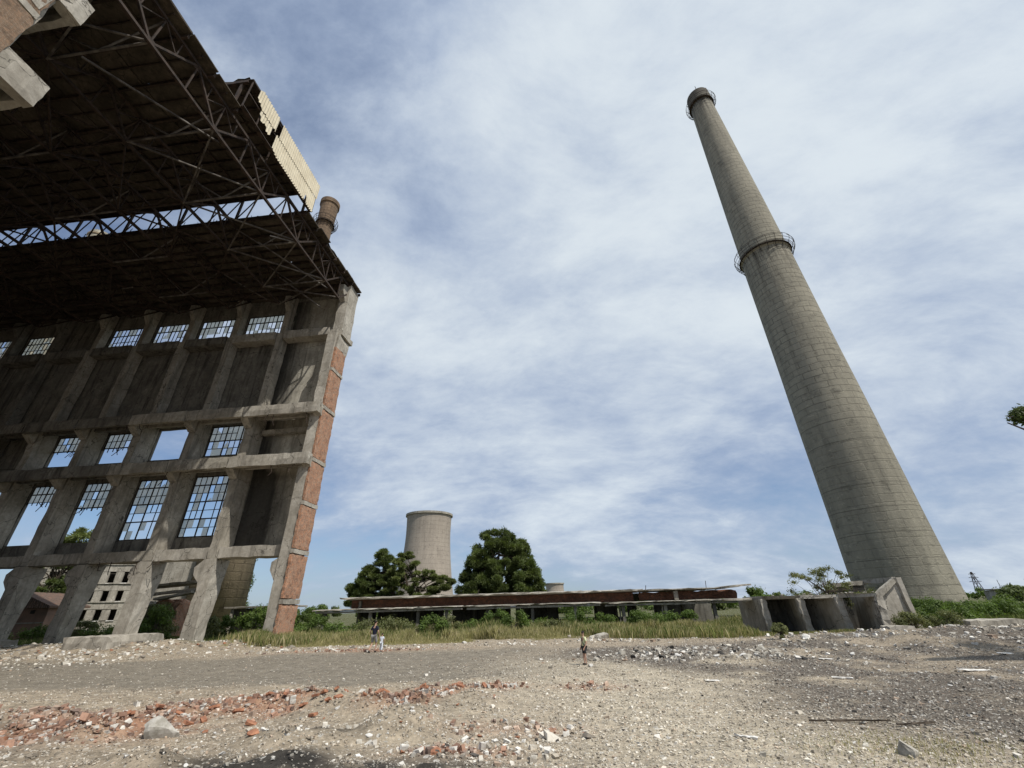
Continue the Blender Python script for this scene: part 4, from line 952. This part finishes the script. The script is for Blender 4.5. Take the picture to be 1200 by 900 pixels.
# ================================================================== concrete bins by the chimney
bn = empty('concrete_bins', (0, 0, 0)); tag(bn, 'row of roofed concrete bins with thick dividing walls at the right edge of the shed', 'concrete bins')
FP = [(19.15, 37.3), (21.0, 35.3), (22.55, 33.4), (23.35, 31.2)]
for i, (x, y) in enumerate(FP):
    mb = MB(); tilt = (.0, .15, .1, -.28)[i]
    d = Vector(((.06, .30, -.01, .35)[i], 1, 0)).normalized(); L = 4.2
    p = Vector((x, y, 0))
    for z0, z1, a, b in ((-.1, 1.15, 0, .5), (1.15, 2.4, .5, 1)):
        o0 = Vector((-tilt * a, 0, z0)); o1 = Vector((-tilt * b, 0, z1))
        n_ = d.cross(Vector((0, 0, 1))) * .21
        vs = []
        for q in (o0, o1):
            for s_, t_ in ((-1, 0), (1, 0), (1, 1), (-1, 1)):
                j = Vector((random.uniform(-.03, .03), random.uniform(-.03, .03), 0)); vs.append(p + q + n_ * s_ + d * (L * t_) + (j if t_ == 0 else j * 0))
        mb.add(vs, [(0, 3, 2, 1), (4, 5, 6, 7), (0, 1, 5, 4), (1, 2, 6, 5), (2, 3, 7, 6), (3, 0, 4, 7)])
    mb.build('dividing_wall', M['conc'], bn)
    fr = MB(); q = p + Vector((0, -.06, 0)); fr.beam(q + Vector((0, -.05, -.1)), q + Vector((-tilt, -.05, 2.42)), .46, .14, (0, 1, 0), 9, .06); fr.build('front_edge', M['conc_pale'], bn)  # sunlit front painted by a strip paler than the wall
for i in range(3):
    (x0, y0), (x1, y1) = FP[i], FP[i + 1]; mb = MB()
    vs = []
    for z in (2.4, 2.58):
        for X, Y in ((x0 - .1, y0 - .15), (x1 + .05, y1 - .15), (x1 + .8, y1 + 4.3), (x0 + .5, y0 + 4.3)): vs.append((X + random.uniform(-.12, .12), Y + random.uniform(-.15, .1), z + random.uniform(-.05, .05) - .012 * i))
    mb.add(vs, [(0, 3, 2, 1), (4, 5, 6, 7), (0, 1, 5, 4), (1, 2, 6, 5), (2, 3, 7, 6), (3, 0, 4, 7)]); mb.build('roof_slab', M['conc'], bn)
    mb = MB(); mb.beam((x0 + .5, y0 + 4.25, 1.1), (x1 + .8, y1 + 4.25, 1.1), .2, 2.6); mb.build('rear_wall', M['conc_dark'], bn)
mb = MB(); mb.beam((23.9, 37.4, 1.15), (26.4, 35.6, 1.15), .2, 2.5); mb.build('rear_wall', M['conc_dark'], bn)
mb = MB(); mb.slab(16.6, 19.0, 38.4, 41.0, 2.36, 2.54, .7, .06); mb.build('roof_slab', M['conc'], bn)
mb = MB(); mb.slab(22.6, 24.3, 29.9, 30.5, -.1, .75, .4, .07); mb.build('footing', M['conc_pale'], bn)
# chute frame beside the bins
cu = empty('concrete_chute', (-1.15, -.2, -.18)); tag(cu, 'sloping open-topped concrete chute between the bins and the tall chimney', 'concrete chute')
for yy, nm in ((34.9, 'side_wall'),):
    mb = MB(); mb.prism([(26.75, -.1), (26.7, 2.0), (28.95, 3.35), (29.3, 3.4), (29.4, -.1)], 1, yy, yy + .25); mb.build(nm, M['conc_pale'], cu)
for a, b in (((26.5, 34.83, 2.05), (29.0, 34.83, 3.55)), ((29.3, 34.8, 3.75), (29.45, 34.8, -.1)), ((26.6, 38.1, 3.42), (29.3, 38.1, 3.56)), ((29.25, 35.0, 3.62), (29.25, 38.0, 3.62))):
    mb = MB(); mb.beam(a, b, .32, .30, (0, 0, 1) if abs(a[2] - b[2]) < 3 else (0, 1, 0), 5, .035); mb.build('frame_beam', M['conc_pale'] if a[0] > 27 else M['conc'], cu)
mb = MB(); mb.beam((26.8, 36.5, 1.2), (29.2, 36.5, 1.9), 2.6, .15); mb.build('floor', M['conc_dark'], cu)
mb = MB(); mb.slab(26.7, 29.3, 38.2, 38.45, 0, 3.5, .9, .04); mb.build('rear_wall', M['conc_dark'], cu)
shrub_top = tree('fig_bush', 23.6, 36.6, [(c[0], c[1], c[2] + 2.5 - gz(23.6, 36.6), c[3], c[4]) for c in dome(34, 2.8, 1.9, .1, 1.9, .36, .7, 31, 0, .6)] + [(2.2 + .5 * i, -.6, 2.65 - .02 * i, .25, .6) for i in range(5)] + [(-2.4, -.6, 2.75, .35, .6), (.2, -2.2, 2.4, .3, .8), (.1, -2.4, 2.0, .25, 1.0), (3.0, -1.0, 2.7, .4, .6), (3.4, -.6, 2.9, .4, .7), (2.7, -1.6, 2.5, .35, .7), (1.4, -2.2, 2.55, .35, .6), (1.0, .2, 2.8, .5, .6), (0, 0, 2.6, .5, .5), (-1, .2, 2.6, .5, .5)], .05, 120, 'leaf_grey', 'sprawling grey-green bush growing over the bin roofs', 'bush', None, .07, False, .3, .9, .7, ('foliage', 'stem'))

# ================================================================== buildings seen beyond the hall
ob = empty('ruined_office_block', (-98, 104, 0), math.radians(20)); tag(ob, 'roofless pale concrete block with rows of empty window openings, seen under the hall', 'office building')
cols_, rows = 8, 3; W0 = 22.; bw = W0 / cols_
zs = [(0, 2.2), (4.4, 6.0), (8.2, 9.8), (12.2, 13.9)]
mb = MB()
for z0, z1 in zs: mb.slab(-W0 / 2, W0 / 2, -.25, .25, z0, z1, 1.8, .06)
for k in range(cols_ + 1):
    x = -W0 / 2 + k * bw
    for (a, b), (c, d) in zip(zs[:-1], zs[1:]): mb.slab(max(-W0 / 2, x - .78), min(W0 / 2, x + .78), -.23, .23, b + .01, c - .01, 1.2, .04)
mb.build('facade', M['conc_pale'], ob)
for z in (4.35, 8.15, 12.15):
    mb = MB(); mb.slab(-W0 / 2 - .1, W0 / 2 + .1, -.42, -.26, z - .15 + 1.6, z + .15 + 1.6, 2, .03); mb.build('string_course', M['conc_pale'], ob)
for x in (-W0 / 2 + .2, W0 / 2 - .2):
    mb = MB(); mb.slab(x - .2, x + .2, .3, 9, 0, 13.6, 2, .05); mb.build('end_wall', M['conc_pale'], ob)
mb = MB(); mb.slab(-W0 / 2, W0 / 2, 8.6, 9, 0, 13.4, 2, .05); mb.build('rear_wall', M['conc_dark'], ob)
for z in (4.3, 8.1, 12.4):  # topmost slab is added to shade the upper window openings
    mb = MB(); mb.slab(-W0 / 2 + .4, W0 / 2 - .4, .3, 8.5, z, z + .3, 3, .03); mb.build('floor_and_shade_slab', M['conc_dark'], ob)
k = 0
for zc in (2.2, 6.0, 9.8):
    for c in range(cols_):
        x = -W0 / 2 + (c + .5) * bw; mb = MB(); mb.box(x - .7, x + .7, -.4, -.255, zc - .12, zc + .03, .02); mb.build('window_sill', M['chunk_w'], ob)
rs = empty('brick_outbuilding', (-65.9, 63.5, 0), math.radians(8)); tag(rs, 'small pinkish brick outbuilding with a broken tiled roof behind the hall', 'outbuilding')
m, t = newmat('pink plaster'); v = t.n('ShaderNodeTexCoord').outputs['Object']; n = t.noise(v, .8, 6, .6); M['pink'] = finish(m, t, t.mix(t.ramp(n, .4, .65), (.32, .20, .15), (.20, .14, .11)), .9, n, .3, .03)
mb = MB(); mb.slab(-2.6, 2.0, 0, 6, 0, 4.2, 1.2, .05); mb.build('wall', M['pink'], rs)
mb = MB(); mb.slab(-2.62, 2.02, -.06, 0, 2.15, 2.3, 1.2, .01); mb.build('band_course', M['conc_pale'], rs)
mb = MB(); mb.slab(-.1, .45, -.03, .05, 3.3, 3.75, .4, .01); mb.build('vent_shade_patch', M['chunk_d'], rs)  # solid dark patch painted as the shaded hollow of a vent
m, t = newmat('old roof tiles'); v = t.n('ShaderNodeTexCoord').outputs['Object']; s = t.n('ShaderNodeSeparateXYZ', ins={0: v})
wv = t.math('SINE', t.math('MULTIPLY', s.outputs[0], 22.)); n = t.noise(v, 2, 6, .7); M['tile'] = finish(m, t, t.mix(t.ramp(n, .35, .65), (.20, .12, .085), (.10, .08, .065)), .95, t.math('ADD', wv, n), .8, .08)
mb = MB(); mb.prism([(-3.4, 4.25), (-3.5, 4.05), (2.5, 3.95), (2.5, 4.2), (-1.8, 6.0), (-2.2, 6.05)], 1, -.7, 6.6); rf = mb.build('roof', M['tile'], rs)
bk = empty('concrete_bunker', (-61.5, 84, 0), math.radians(0)); tag(bk, 'pale concrete bunker tower behind the second hall column, with a tan side block', 'concrete tower')
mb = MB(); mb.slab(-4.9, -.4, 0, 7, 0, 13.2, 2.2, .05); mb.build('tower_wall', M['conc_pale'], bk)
mb = MB(); mb.slab(-.38, 3.0, 2.5, 7, 0, 12.9, 2.2, .05); mb.build('side_block', M['stack2'], bk)  # browner concrete than the main tower
mb = MB(); mb.slab(-5.5, -4.95, -.4, .1, 0, 13.0, 1.2, .03); mb.build('downpipe_column', M['conc_pale'], bk)
# collapsed beams and rubble heap under the second bay
hp = empty('collapsed_platform', (-43.6, 56, 0)); tag(hp, 'collapsed concrete slabs on a stone-faced heap seen between two hall columns', 'collapsed slabs')
for i, (a, b, w_, h_) in enumerate((((-1.2, 0, 5.7), (5.6, .3, 6.2), 2.2, .3), ((-.6, -.3, 4.9), (5.2, -.1, 5.3), 1.2, .28), ((.5, -.6, 4.3), (4.8, -.7, 5.0), 1.0, .25))):
    mb = MB(); mb.beam(a, b, w_, h_, (0, 0, 1), 6, .05); mb.build('slab', M['conc_pale'] if i else M['conc'], hp)
mb = MB(); mb.beam((-2.5, .4, 2.5), (-.6, .2, 9.6), .55, .5, (0, 1, 0), 5, .05); mb.build('leaning_post', M['conc_pale'], hp)
mb = MB(); mb.slab(-2.4, -.5, -.8, 2, -.1, 4.2, .4, .22); mb.build('stone_facing', M['chunk'], hp)
mb = MB(); mb.slab(-.4, 2.6, .4, 3, -.1, 4.4, .6, .28); mb.build('stone_facing', M['brick'], hp)
for i, (x, y, w_, h) in enumerate([(-41.6, 54.5, 1.7, 3.6), (-43.2, 53.6, 1.3, 2.6)]): shrub(x, y, w_, h, 'grey-green creeper covering the heap of collapsed slabs', 'leaf_grey', 'creepers on the collapsed slabs', .08, 200, 20, 140 + i)
fs = empty('far_shed', (-33.5, 62, 0)); tag(fs, 'low flat-roofed shed partly hidden by bushes beyond the brick pillar', 'shed')
mb = MB(); mb.slab(-5, 4, -.6, 4, 3.2, 3.45, 1.5, .04); mb.build('roof', M['conc'], fs)
mb = MB(); mb.slab(-4.6, 3.6, 1.0, 1.3, 0, 3.2, 1.5, .04); mb.build('wall', M['conc_dark'], fs)
for x in (-4, 0, 3.2):
    mb = MB(); mb.slab(x - .15, x + .15, -.3, 0, 0, 3.18, 1.5, .02); mb.build('post', M['conc_pale'], fs)
# right horizon: flat-roofed ruin, pylon, concrete block
rb = empty('low_ruin', (200, 190, 0), math.radians(-15)); tag(rb, 'small grey flat-roofed ruin on the horizon at the right edge', 'building')
mb = MB(); mb.slab(-7, 16, 0, 7, 0, 3.6, 2, .1); mb.build('wall', M['conc'], rb)
mb = MB(); mb.slab(-7.6, 16.4, -.5, 7.5, 3.61, 4.2, 2, .1); mb.build('roof', M['conc_dark'], rb)
for x in (-4, 0, 5, 10):
    mb = MB(); mb.slab(x, x + 1.6, -.08, .2, 1.2, 2.6, 1, .02); mb.build('window_shade_patch', M['chunk_d'], rb)  # no hole cut: dark slab paints the shade inside the window
    mb = MB(); mb.beam((x, 1, 4.2), (x + .1, 1, 5.4 + (x % 3)), .12, .12); mb.build('starter_bar', M['rust'], rb)
py_ = empty('power_pylon', (254, 260, 0)); tag(py_, 'tiny lattice power pylon on the far right horizon', 'pylon')
mb = MB(); q = [(s1 * 1.7, s2 * 1.7) for s1, s2 in ((-1, -1), (1, -1), (1, 1), (-1, 1))]; HZ = 13.5
for i in range(4):
    a, b = q[i], q[(i + 1) % 4]; mb.beam((a[0], a[1], 0), (a[0] * .12, a[1] * .12, HZ), .22, .22)
    for k in range(6):
        f0, f1 = 1 - .88 * k / 6, 1 - .88 * (k + 1) / 6; mb.beam((a[0] * f0, a[1] * f0, HZ * k / 6), (b[0] * f1, b[1] * f1, HZ * (k + 1) / 6), .14, .14)
mb.build('mast', M['frame'], py_)
for z, L in ((8.6, 3.4), (10.6, 2.8), (12.4, 2.0)):
    mb = MB(); mb.beam((-L, 0, z), (L, 0, z), .16, .16); mb.beam((-L, 0, z), (0, 0, z + .8), .1, .1); mb.beam((L, 0, z), (0, 0, z + .8), .1, .1); mb.build('cross_arm', M['frame'], py_)
mb = MB(); mb.slab(31.3, 35.2, 33.8, 35.3, -.1, .78, .5, .09); o = mb.build('concrete_block', M['conc'], None); tag(o, 'long low concrete block among weeds right of the chimney base', 'concrete block')

# ================================================================== people
def skin_fig(name, pts, edges, mat, parent=None, sub=2, root=0):
    """one continuous skinned surface; pts rows (x, y, z, r[, r2])"""
    me = bpy.data.meshes.new(name); me.from_pydata([p[:3] for p in pts], edges, []); me.update()
    o = link(name, me, mat, parent); o.modifiers.new('skin', 'SKIN').use_smooth_shade = True
    sk = me.skin_vertices[0].data if me.skin_vertices else None
    if sk is None:
        import bmesh
        bm = bmesh.new(); bm.from_mesh(me); bm.verts.layers.skin.verify(); bm.to_mesh(me); bm.free(); sk = me.skin_vertices[0].data
    for i, p in enumerate(pts):
        sk[i].radius = (p[3], p[4] if len(p) > 4 else p[3]); sk[i].use_root = (i == root)
    s_ = o.modifiers.new('sub', 'SUBSURF'); s_.levels = sub; s_.render_levels = sub; return o
def pm(name, c, rough=.8, cut=None):
    m_, t_ = newmat(name); v_ = t_.n('ShaderNodeTexCoord').outputs['Object']; n_ = t_.noise(v_, 18, 4); return finish(m_, t_, t_.mix(n_, tuple(x * .75 for x in c), tuple(min(1, x * 1.25) for x in c)), rough, n_, .2, .01)
SK = pm('skin', (.42, .26, .19), .6); NAVY = pm('navy cotton', (.012, .014, .03)); GREY = pm('grey cotton', (.24, .235, .23)); WHT = pm('white cotton', (.62, .65, .70)); BLK = pm('black shoes', (.012, .012, .012)); HAIR = pm('dark hair', (.015, .011, .009)); LIME = pm('pale lime cotton', (.58, .60, .36)); CHAR = pm('charcoal cotton', (.03, .028, .03))
def person(x, y, H, rz, pose, cl, label, group=None):
    """local frame: +y is where the person faces, height scaled to H"""
    k = H / 1.75; e = empty('person', (x, y, gz(x, y) + .012), rz); e.scale = (k, k, k); tag(e, label, 'person', group)
    P = pose
    J = dict(pel=(0, 0, .93), wst=(0, .01, 1.08), chs=(0, .02, 1.30), nk0=(0, 0, 1.46), nk=(0, .01, 1.53), hd0=(0, .03, 1.60), hd=(0, .03, 1.69),
             shL=(-.17, 0, 1.42), shR=(.17, 0, 1.42), elL=P['elL'], elR=P['elR'], wrL=P['wrL'], wrR=P['wrR'],
             hipL=(-.09, 0, .90), hipR=(.09, 0, .90), knL=P['knL'], knR=P['knR'], anL=P['anL'], anR=P['anR'])
    R_ = dict(pel=.13, wst=.115, chs=.14, nk0=.075, nk=.052, hd0=.07, hd=.092, shL=.062, shR=.062, elL=.042, elR=.042, wrL=.028, wrR=.028, hipL=.095, hipR=.095, knL=.058, knR=.058, anL=.038, anR=.038)
    keys = list(J); ix = {a: i for i, a in enumerate(keys)}; pts = [(*J[a], R_[a], R_[a] * (.72 if a in ('pel', 'wst', 'chs') else 1)) for a in keys]
    ed = [('pel', 'wst'), ('wst', 'chs'), ('chs', 'nk0'), ('nk0', 'nk'), ('nk', 'hd0'), ('hd0', 'hd'), ('chs', 'shL'), ('chs', 'shR'), ('shL', 'elL'), ('shR', 'elR'), ('elL', 'wrL'), ('elR', 'wrR'), ('pel', 'hipL'), ('pel', 'hipR'), ('hipL', 'knL'), ('hipR', 'knR'), ('knL', 'anL'), ('knR', 'anR')]
    edges = [(ix[a], ix[b]) for a, b in ed]
    def add(p, r, fr): pts.append((*p, r)); edges.append((fr, len(pts) - 1)); return len(pts) - 1
    for s_ in 'LR':                                        # hands: palm, four fingers, thumb
        w_ = Vector(J['wr' + s_]); d = (w_ - Vector(J['el' + s_])).normalized(); side = Vector((1, 0, 0)) if abs(d.x) < .8 else Vector((0, 1, 0)); f_ = Vector((0, 1, 0))
        pal = add(w_ + d * .07, .032, ix['wr' + s_])
        for q in range(4):
            off = f_ * (-.03 + .02 * q); a = add(w_ + d * .115 + off, .0095, pal); b = add(w_ + d * (.15 + .008 * (1 if q in (1, 2) else 0)) + off - side * .008, .009, a); add(w_ + d * (.18 + .01 * (1 if q in (1, 2) else 0)) + off - side * .02, .008, b)
        a = add(w_ + d * .06 + f_ * .045, .011, pal); add(w_ + d * .10 + f_ * .06, .009, a)
        an = Vector(J['an' + s_]); td = Vector(P.get('toe' + s_, (0, 1, 0))).normalized(); b = add(an + Vector((0, 0, -.05)) + td * .05, .036, ix['an' + s_]); add(an + Vector((0, 0, -.055)) + td * .16, .03, b)
    add((0, .115, 1.655), .014, ix['hd'])
    body = skin_fig('body', pts, edges, SK, e)
    # ears and eyes
    mb = MB()
    for s_ in (-1, 1): mb.box(s_ * .088 - .012, s_ * .088 + .012, .01, .045, 1.64, 1.70)
    mb.build('ear', SK, e)
    # shirt
    a = P.get('sleeve', .75); sl = lambda s_: tuple(Vector(J['sh' + s_]).lerp(Vector(J['el' + s_]), a))
    tp = [(0, 0, .90, .155, .115), (0, .01, 1.08, .145, .105), (0, .02, 1.30, .165, .118), (0, 0, 1.455, .088, .075), (*J['shL'], .078), (*J['shR'], .078), (*sl('L'), .07), (*sl('R'), .07)]
    skin_fig('shirt', tp, [(0, 1), (1, 2), (2, 3), (2, 4), (2, 5), (4, 6), (5, 7)], cl['shirt'], e)
    f = P.get('leg', .85)
    lg = lambda s_: tuple(Vector(J['hip' + s_]).lerp(Vector(J['kn' + s_]), min(1, f)))
    tr = [(0, 0, .93, .145, .11), (*J['hipL'], .108), (*J['hipR'], .108), (*lg('L'), .088), (*lg('R'), .088)]; te = [(0, 1), (0, 2), (1, 3), (2, 4)]
    if f > 1:
        for i, s_ in enumerate('LR'): tr.append((*tuple(Vector(J['kn' + s_]).lerp(Vector(J['an' + s_]), .85)), .07)); te.append((3 + i, 5 + i))
    skin_fig('trousers' if f > 1 else 'shorts', tr, te, cl['legs'], e)
    for s_ in 'LR':
        an = Vector(J['an' + s_]); td = Vector(P.get('toe' + s_, (0, 1, 0))).normalized()
        skin_fig('shoe', [(*(an + Vector((0, 0, -.045)) - td * .04), .046), (*(an + Vector((0, 0, -.05)) + td * .06), .047), (*(an + Vector((0, 0, -.058)) + td * .17), .036)], [(0, 1), (1, 2)], cl['shoes'], e)
    me = chunk_mesh('hair', .105, .118, .10, 3, 3, .1); h_ = link('hair', me, cl['hair'], e); h_.location = (0, .012, 1.715)
    for p_ in me.polygons: p_.use_smooth = True
    return e
man_pose = dict(elL=(-.30, -.04, 1.17), wrL=(-.27, .12, 1.0), elR=(.27, -.02, 1.15), wrR=(.30, .10, .93), knL=(-.11, .03, .50), anL=(-.13, -.26, .14), toeL=(0, .75, -.6), knR=(.12, .16, .50), anR=(.10, .10, .09), leg=.95)
person(-9.5, 31.8, 1.75, math.radians(-12), man_pose, dict(shirt=NAVY, legs=GREY, shoes=BLK, hair=HAIR), 'man in navy t-shirt and grey shorts walking away towards the shed')
kid_pose = dict(elL=(-.30, .05, 1.22), wrL=(-.36, .16, 1.30), elR=(.26, 0, 1.15), wrR=(.28, .10, .95), knL=(-.10, .12, .50), anL=(-.10, .10, .09), knR=(.11, -.02, .50), anR=(.12, -.14, .10), leg=1.2)
person(-9.02, 31.95, 1.02, math.radians(-5), kid_pose, dict(shirt=WHT, legs=WHT, shoes=BLK, hair=HAIR), 'small child in white clothes walking at the right of the man')
boy_pose = dict(elL=(-.25, -.02, 1.14), wrL=(-.20, .10, .92), elR=(.24, -.03, 1.14), wrR=(.21, .09, .92), knL=(-.09, .03, .50), anL=(-.09, 0, .09), knR=(.10, .01, .50), anR=(.11, -.02, .09), leg=.9)
boy = person(2.87, 22.05, 1.25, math.radians(118), boy_pose, dict(shirt=LIME, legs=CHAR, shoes=BLK, hair=HAIR), 'boy in pale lime t-shirt and dark shorts standing on the gravel')
skin_fig('sling_bag', [(.10, .13, 1.42, .02), (0, .16, 1.25, .02), (-.15, .10, 1.05, .022), (-.19, .0, .98, .06)], [(0, 1), (1, 2), (2, 3)], CHAR, boy)

# ================================================================== single stones and scraps
chunk('boulder', -7.7, 11.3, (.40, .28, .36), 'chunk', 'big pale angular stone half buried in the brick rubble', 'stone', 5, .35, .3, tilt=.15)
chunk('boulder', 6.35, 9.05, (.30, .22, .17), 'chunk', 'grey boulder at the bottom edge right of centre', 'stone', 8, 1.1, .3)
chunk('boulder', 12.3, 25.4, (.42, .30, .22), 'chunk', 'largest dark grey boulder in the stony patch right of the boy', 'stone', 12, .4, .25)
chunk('boulder', 17.6, 30.1, (.5, .3, .2), 'chunk_w', 'pale boulder beside the small round bush', 'stone', 14, .8, .25)
chunk('boulder', 6.5, 38.7, (.75, .4, .4), 'chunk', 'broad tan boulder in the dry grass before the shed', 'stone', 15, .2, .3)
chunk('broken_brick', -5.2, 10.3, (.14, .09, .07), 'chunk_b', 'bright orange brick lump right of the big pale stone', 'brick', 21, .6)
chunk('broken_brick', -1.5, 9.25, (.13, .08, .06), 'chunk_b', 'tilted orange half brick near the bottom centre', 'brick', 23, .9, tilt=.4)
for i, (x, y, a, L, w_) in enumerate([(6.4, 17.1, .1, .26, .09), (12.9, 21.2, .05, .3, .1), (10.5, 16.7, -.1, .32, .10), (15.3, 17.2, .1, .55, .12), (4.2, 10.1, -.5, .22, .05), (19.3, 20.0, .3, .4, .1), (17.6, 17.3, -.2, .3, .07)]):
    mb = MB(); mb.slab(-L, L, -w_, w_, 0, .05, .12, .025); o = mb.build('plaster_scrap', M['chunk_w'], None); o.location = (x, y, gz(x, y) + .01); o.rotation_euler = (.05, .06, a)
    tag(o, 'thin white plaster board scrap lying flat on the dark gravel', 'scrap', 'white scraps on the gravel')
for i, (p, q) in enumerate([((6.1, 11.3), (7.7, 11.15)), ((7.6, 10.85), (8.5, 11.0))]):
    mb = MB(); mb.beam((*p, gz(*p) + .05), (*q, gz(*q) + .05), .04, .03, (0, 0, 1), 5, .010); o = mb.build('timber_plank', M['bark'], None); tag(o, ('longer thin dark timber batten lying at the lower right', 'shorter dark timber batten lying nearest the bottom edge at the right')[i], 'plank')
protos = [chunk_mesh('lump', 1, .75, .55, 200 + i, 2, .3) for i in range(6)]
r = random.Random(33); G6 = 'single stones lying on the yard'
def lumps(n, fx, lo, hi, mats, label, group, cat='stone', name='rubble_stone'):
    for i in range(n):
        x, y = fx(); s_ = r.uniform(lo, hi); me = protos[r.randrange(6)]
        mt = M[r.choice(mats)]; o = bpy.data.objects.new(name, me); COL.objects.link(o)
        if not me.materials: me.materials.append(None)
        o.material_slots[0].link = 'OBJECT'; o.material_slots[0].material = mt
        o.location = (x, y, gz(x, y) + s_ * .22); o.scale = (s_, s_ * r.uniform(.6, 1), s_ * r.uniform(.6, 1)); o.rotation_euler = (r.uniform(-.4, .4), r.uniform(-.4, .4), r.uniform(0, 6.3)); tag(o, label, cat, group)
lumps(45, lambda: (9.5 + r.gauss(0, 3.2), 25 + r.gauss(0, 1.7)), .08, .24, ['chunk', 'chunk', 'chunk_w', 'chunk_d'], 'loose stone in the stony patch right of the boy', 'stones in the patch right of the boy')
lumps(60, lambda: (r.uniform(16, 42), r.uniform(23, 34)), .09, .28, ['chunk', 'chunk', 'chunk_w'], 'grey rubble lump on the bank below the concrete bins', 'rubble lumps on the right bank')
lumps(45, lambda: (r.uniform(-42, -17), 38.5 + r.gauss(0, 1.6) - .1 * 0), .09, .26, ['chunk', 'chunk_w', 'chunk', 'chunk_b'], 'pale rubble lump in the strip at the foot of the hall columns', 'rubble lumps below the hall columns')
lumps(55, lambda: (-3 + r.gauss(0, 2.2), 10.8 + r.gauss(0, 1.1)), .035, .095, ['chunk_b', 'chunk_w', 'chunk', 'chunk_w'], 'small lump in the brick rubble of the foreground', 'small lumps in the foreground rubble')
wb = MB(); wb.slab(-.125, .125, -.06, .06, -.035, .035, .06, .008); wbm = wb.mesh('whole_brick')
r3 = random.Random(91)
for i in range(46):
    x = r3.uniform(-11.5, -.8); y = 15.4 + .40 * (x + 1.8) + r3.gauss(0, .8); o = bpy.data.objects.new('brick', wbm); COL.objects.link(o)
    if not wbm.materials: wbm.materials.append(M['chunk_b'])
    o.location = (x, y, gz(x, y) + .045); o.rotation_euler = (r3.uniform(-.5, .5), r3.uniform(-.5, .5), r3.uniform(0, 6.3)); tag(o, 'whole red brick lying in the brick rubble of the foreground', 'brick', 'whole bricks in the foreground rubble')
lumps(30, lambda: (r.uniform(3, 13), r.uniform(9, 16)), .03, .075, ['chunk', 'chunk_d', 'chunk_w'], 'small stone on the gravel at the lower right', 'small stones at the lower right')
r4 = random.Random(12)
for i in range(16):
    t_ = r4.random(); x = 19.4 + 4.2 * t_ + r4.uniform(0, .5); y = 37.3 - 5.6 * t_ + r4.uniform(.1, .9); s_ = r4.uniform(.07, .2)
    o = bpy.data.objects.new('rubble_stone', protos[r4.randrange(6)]); COL.objects.link(o); o.material_slots[0].link = 'OBJECT'; o.material_slots[0].material = M['chunk']
    o.location = (x, y, 2.6 + s_ * .3); o.scale = (s_, s_, s_ * .6); o.rotation_euler = (0, 0, r4.uniform(0, 6)); tag(o, 'lump of broken concrete lying on the bin roofs', 'stone', 'lumps on the bin roofs')
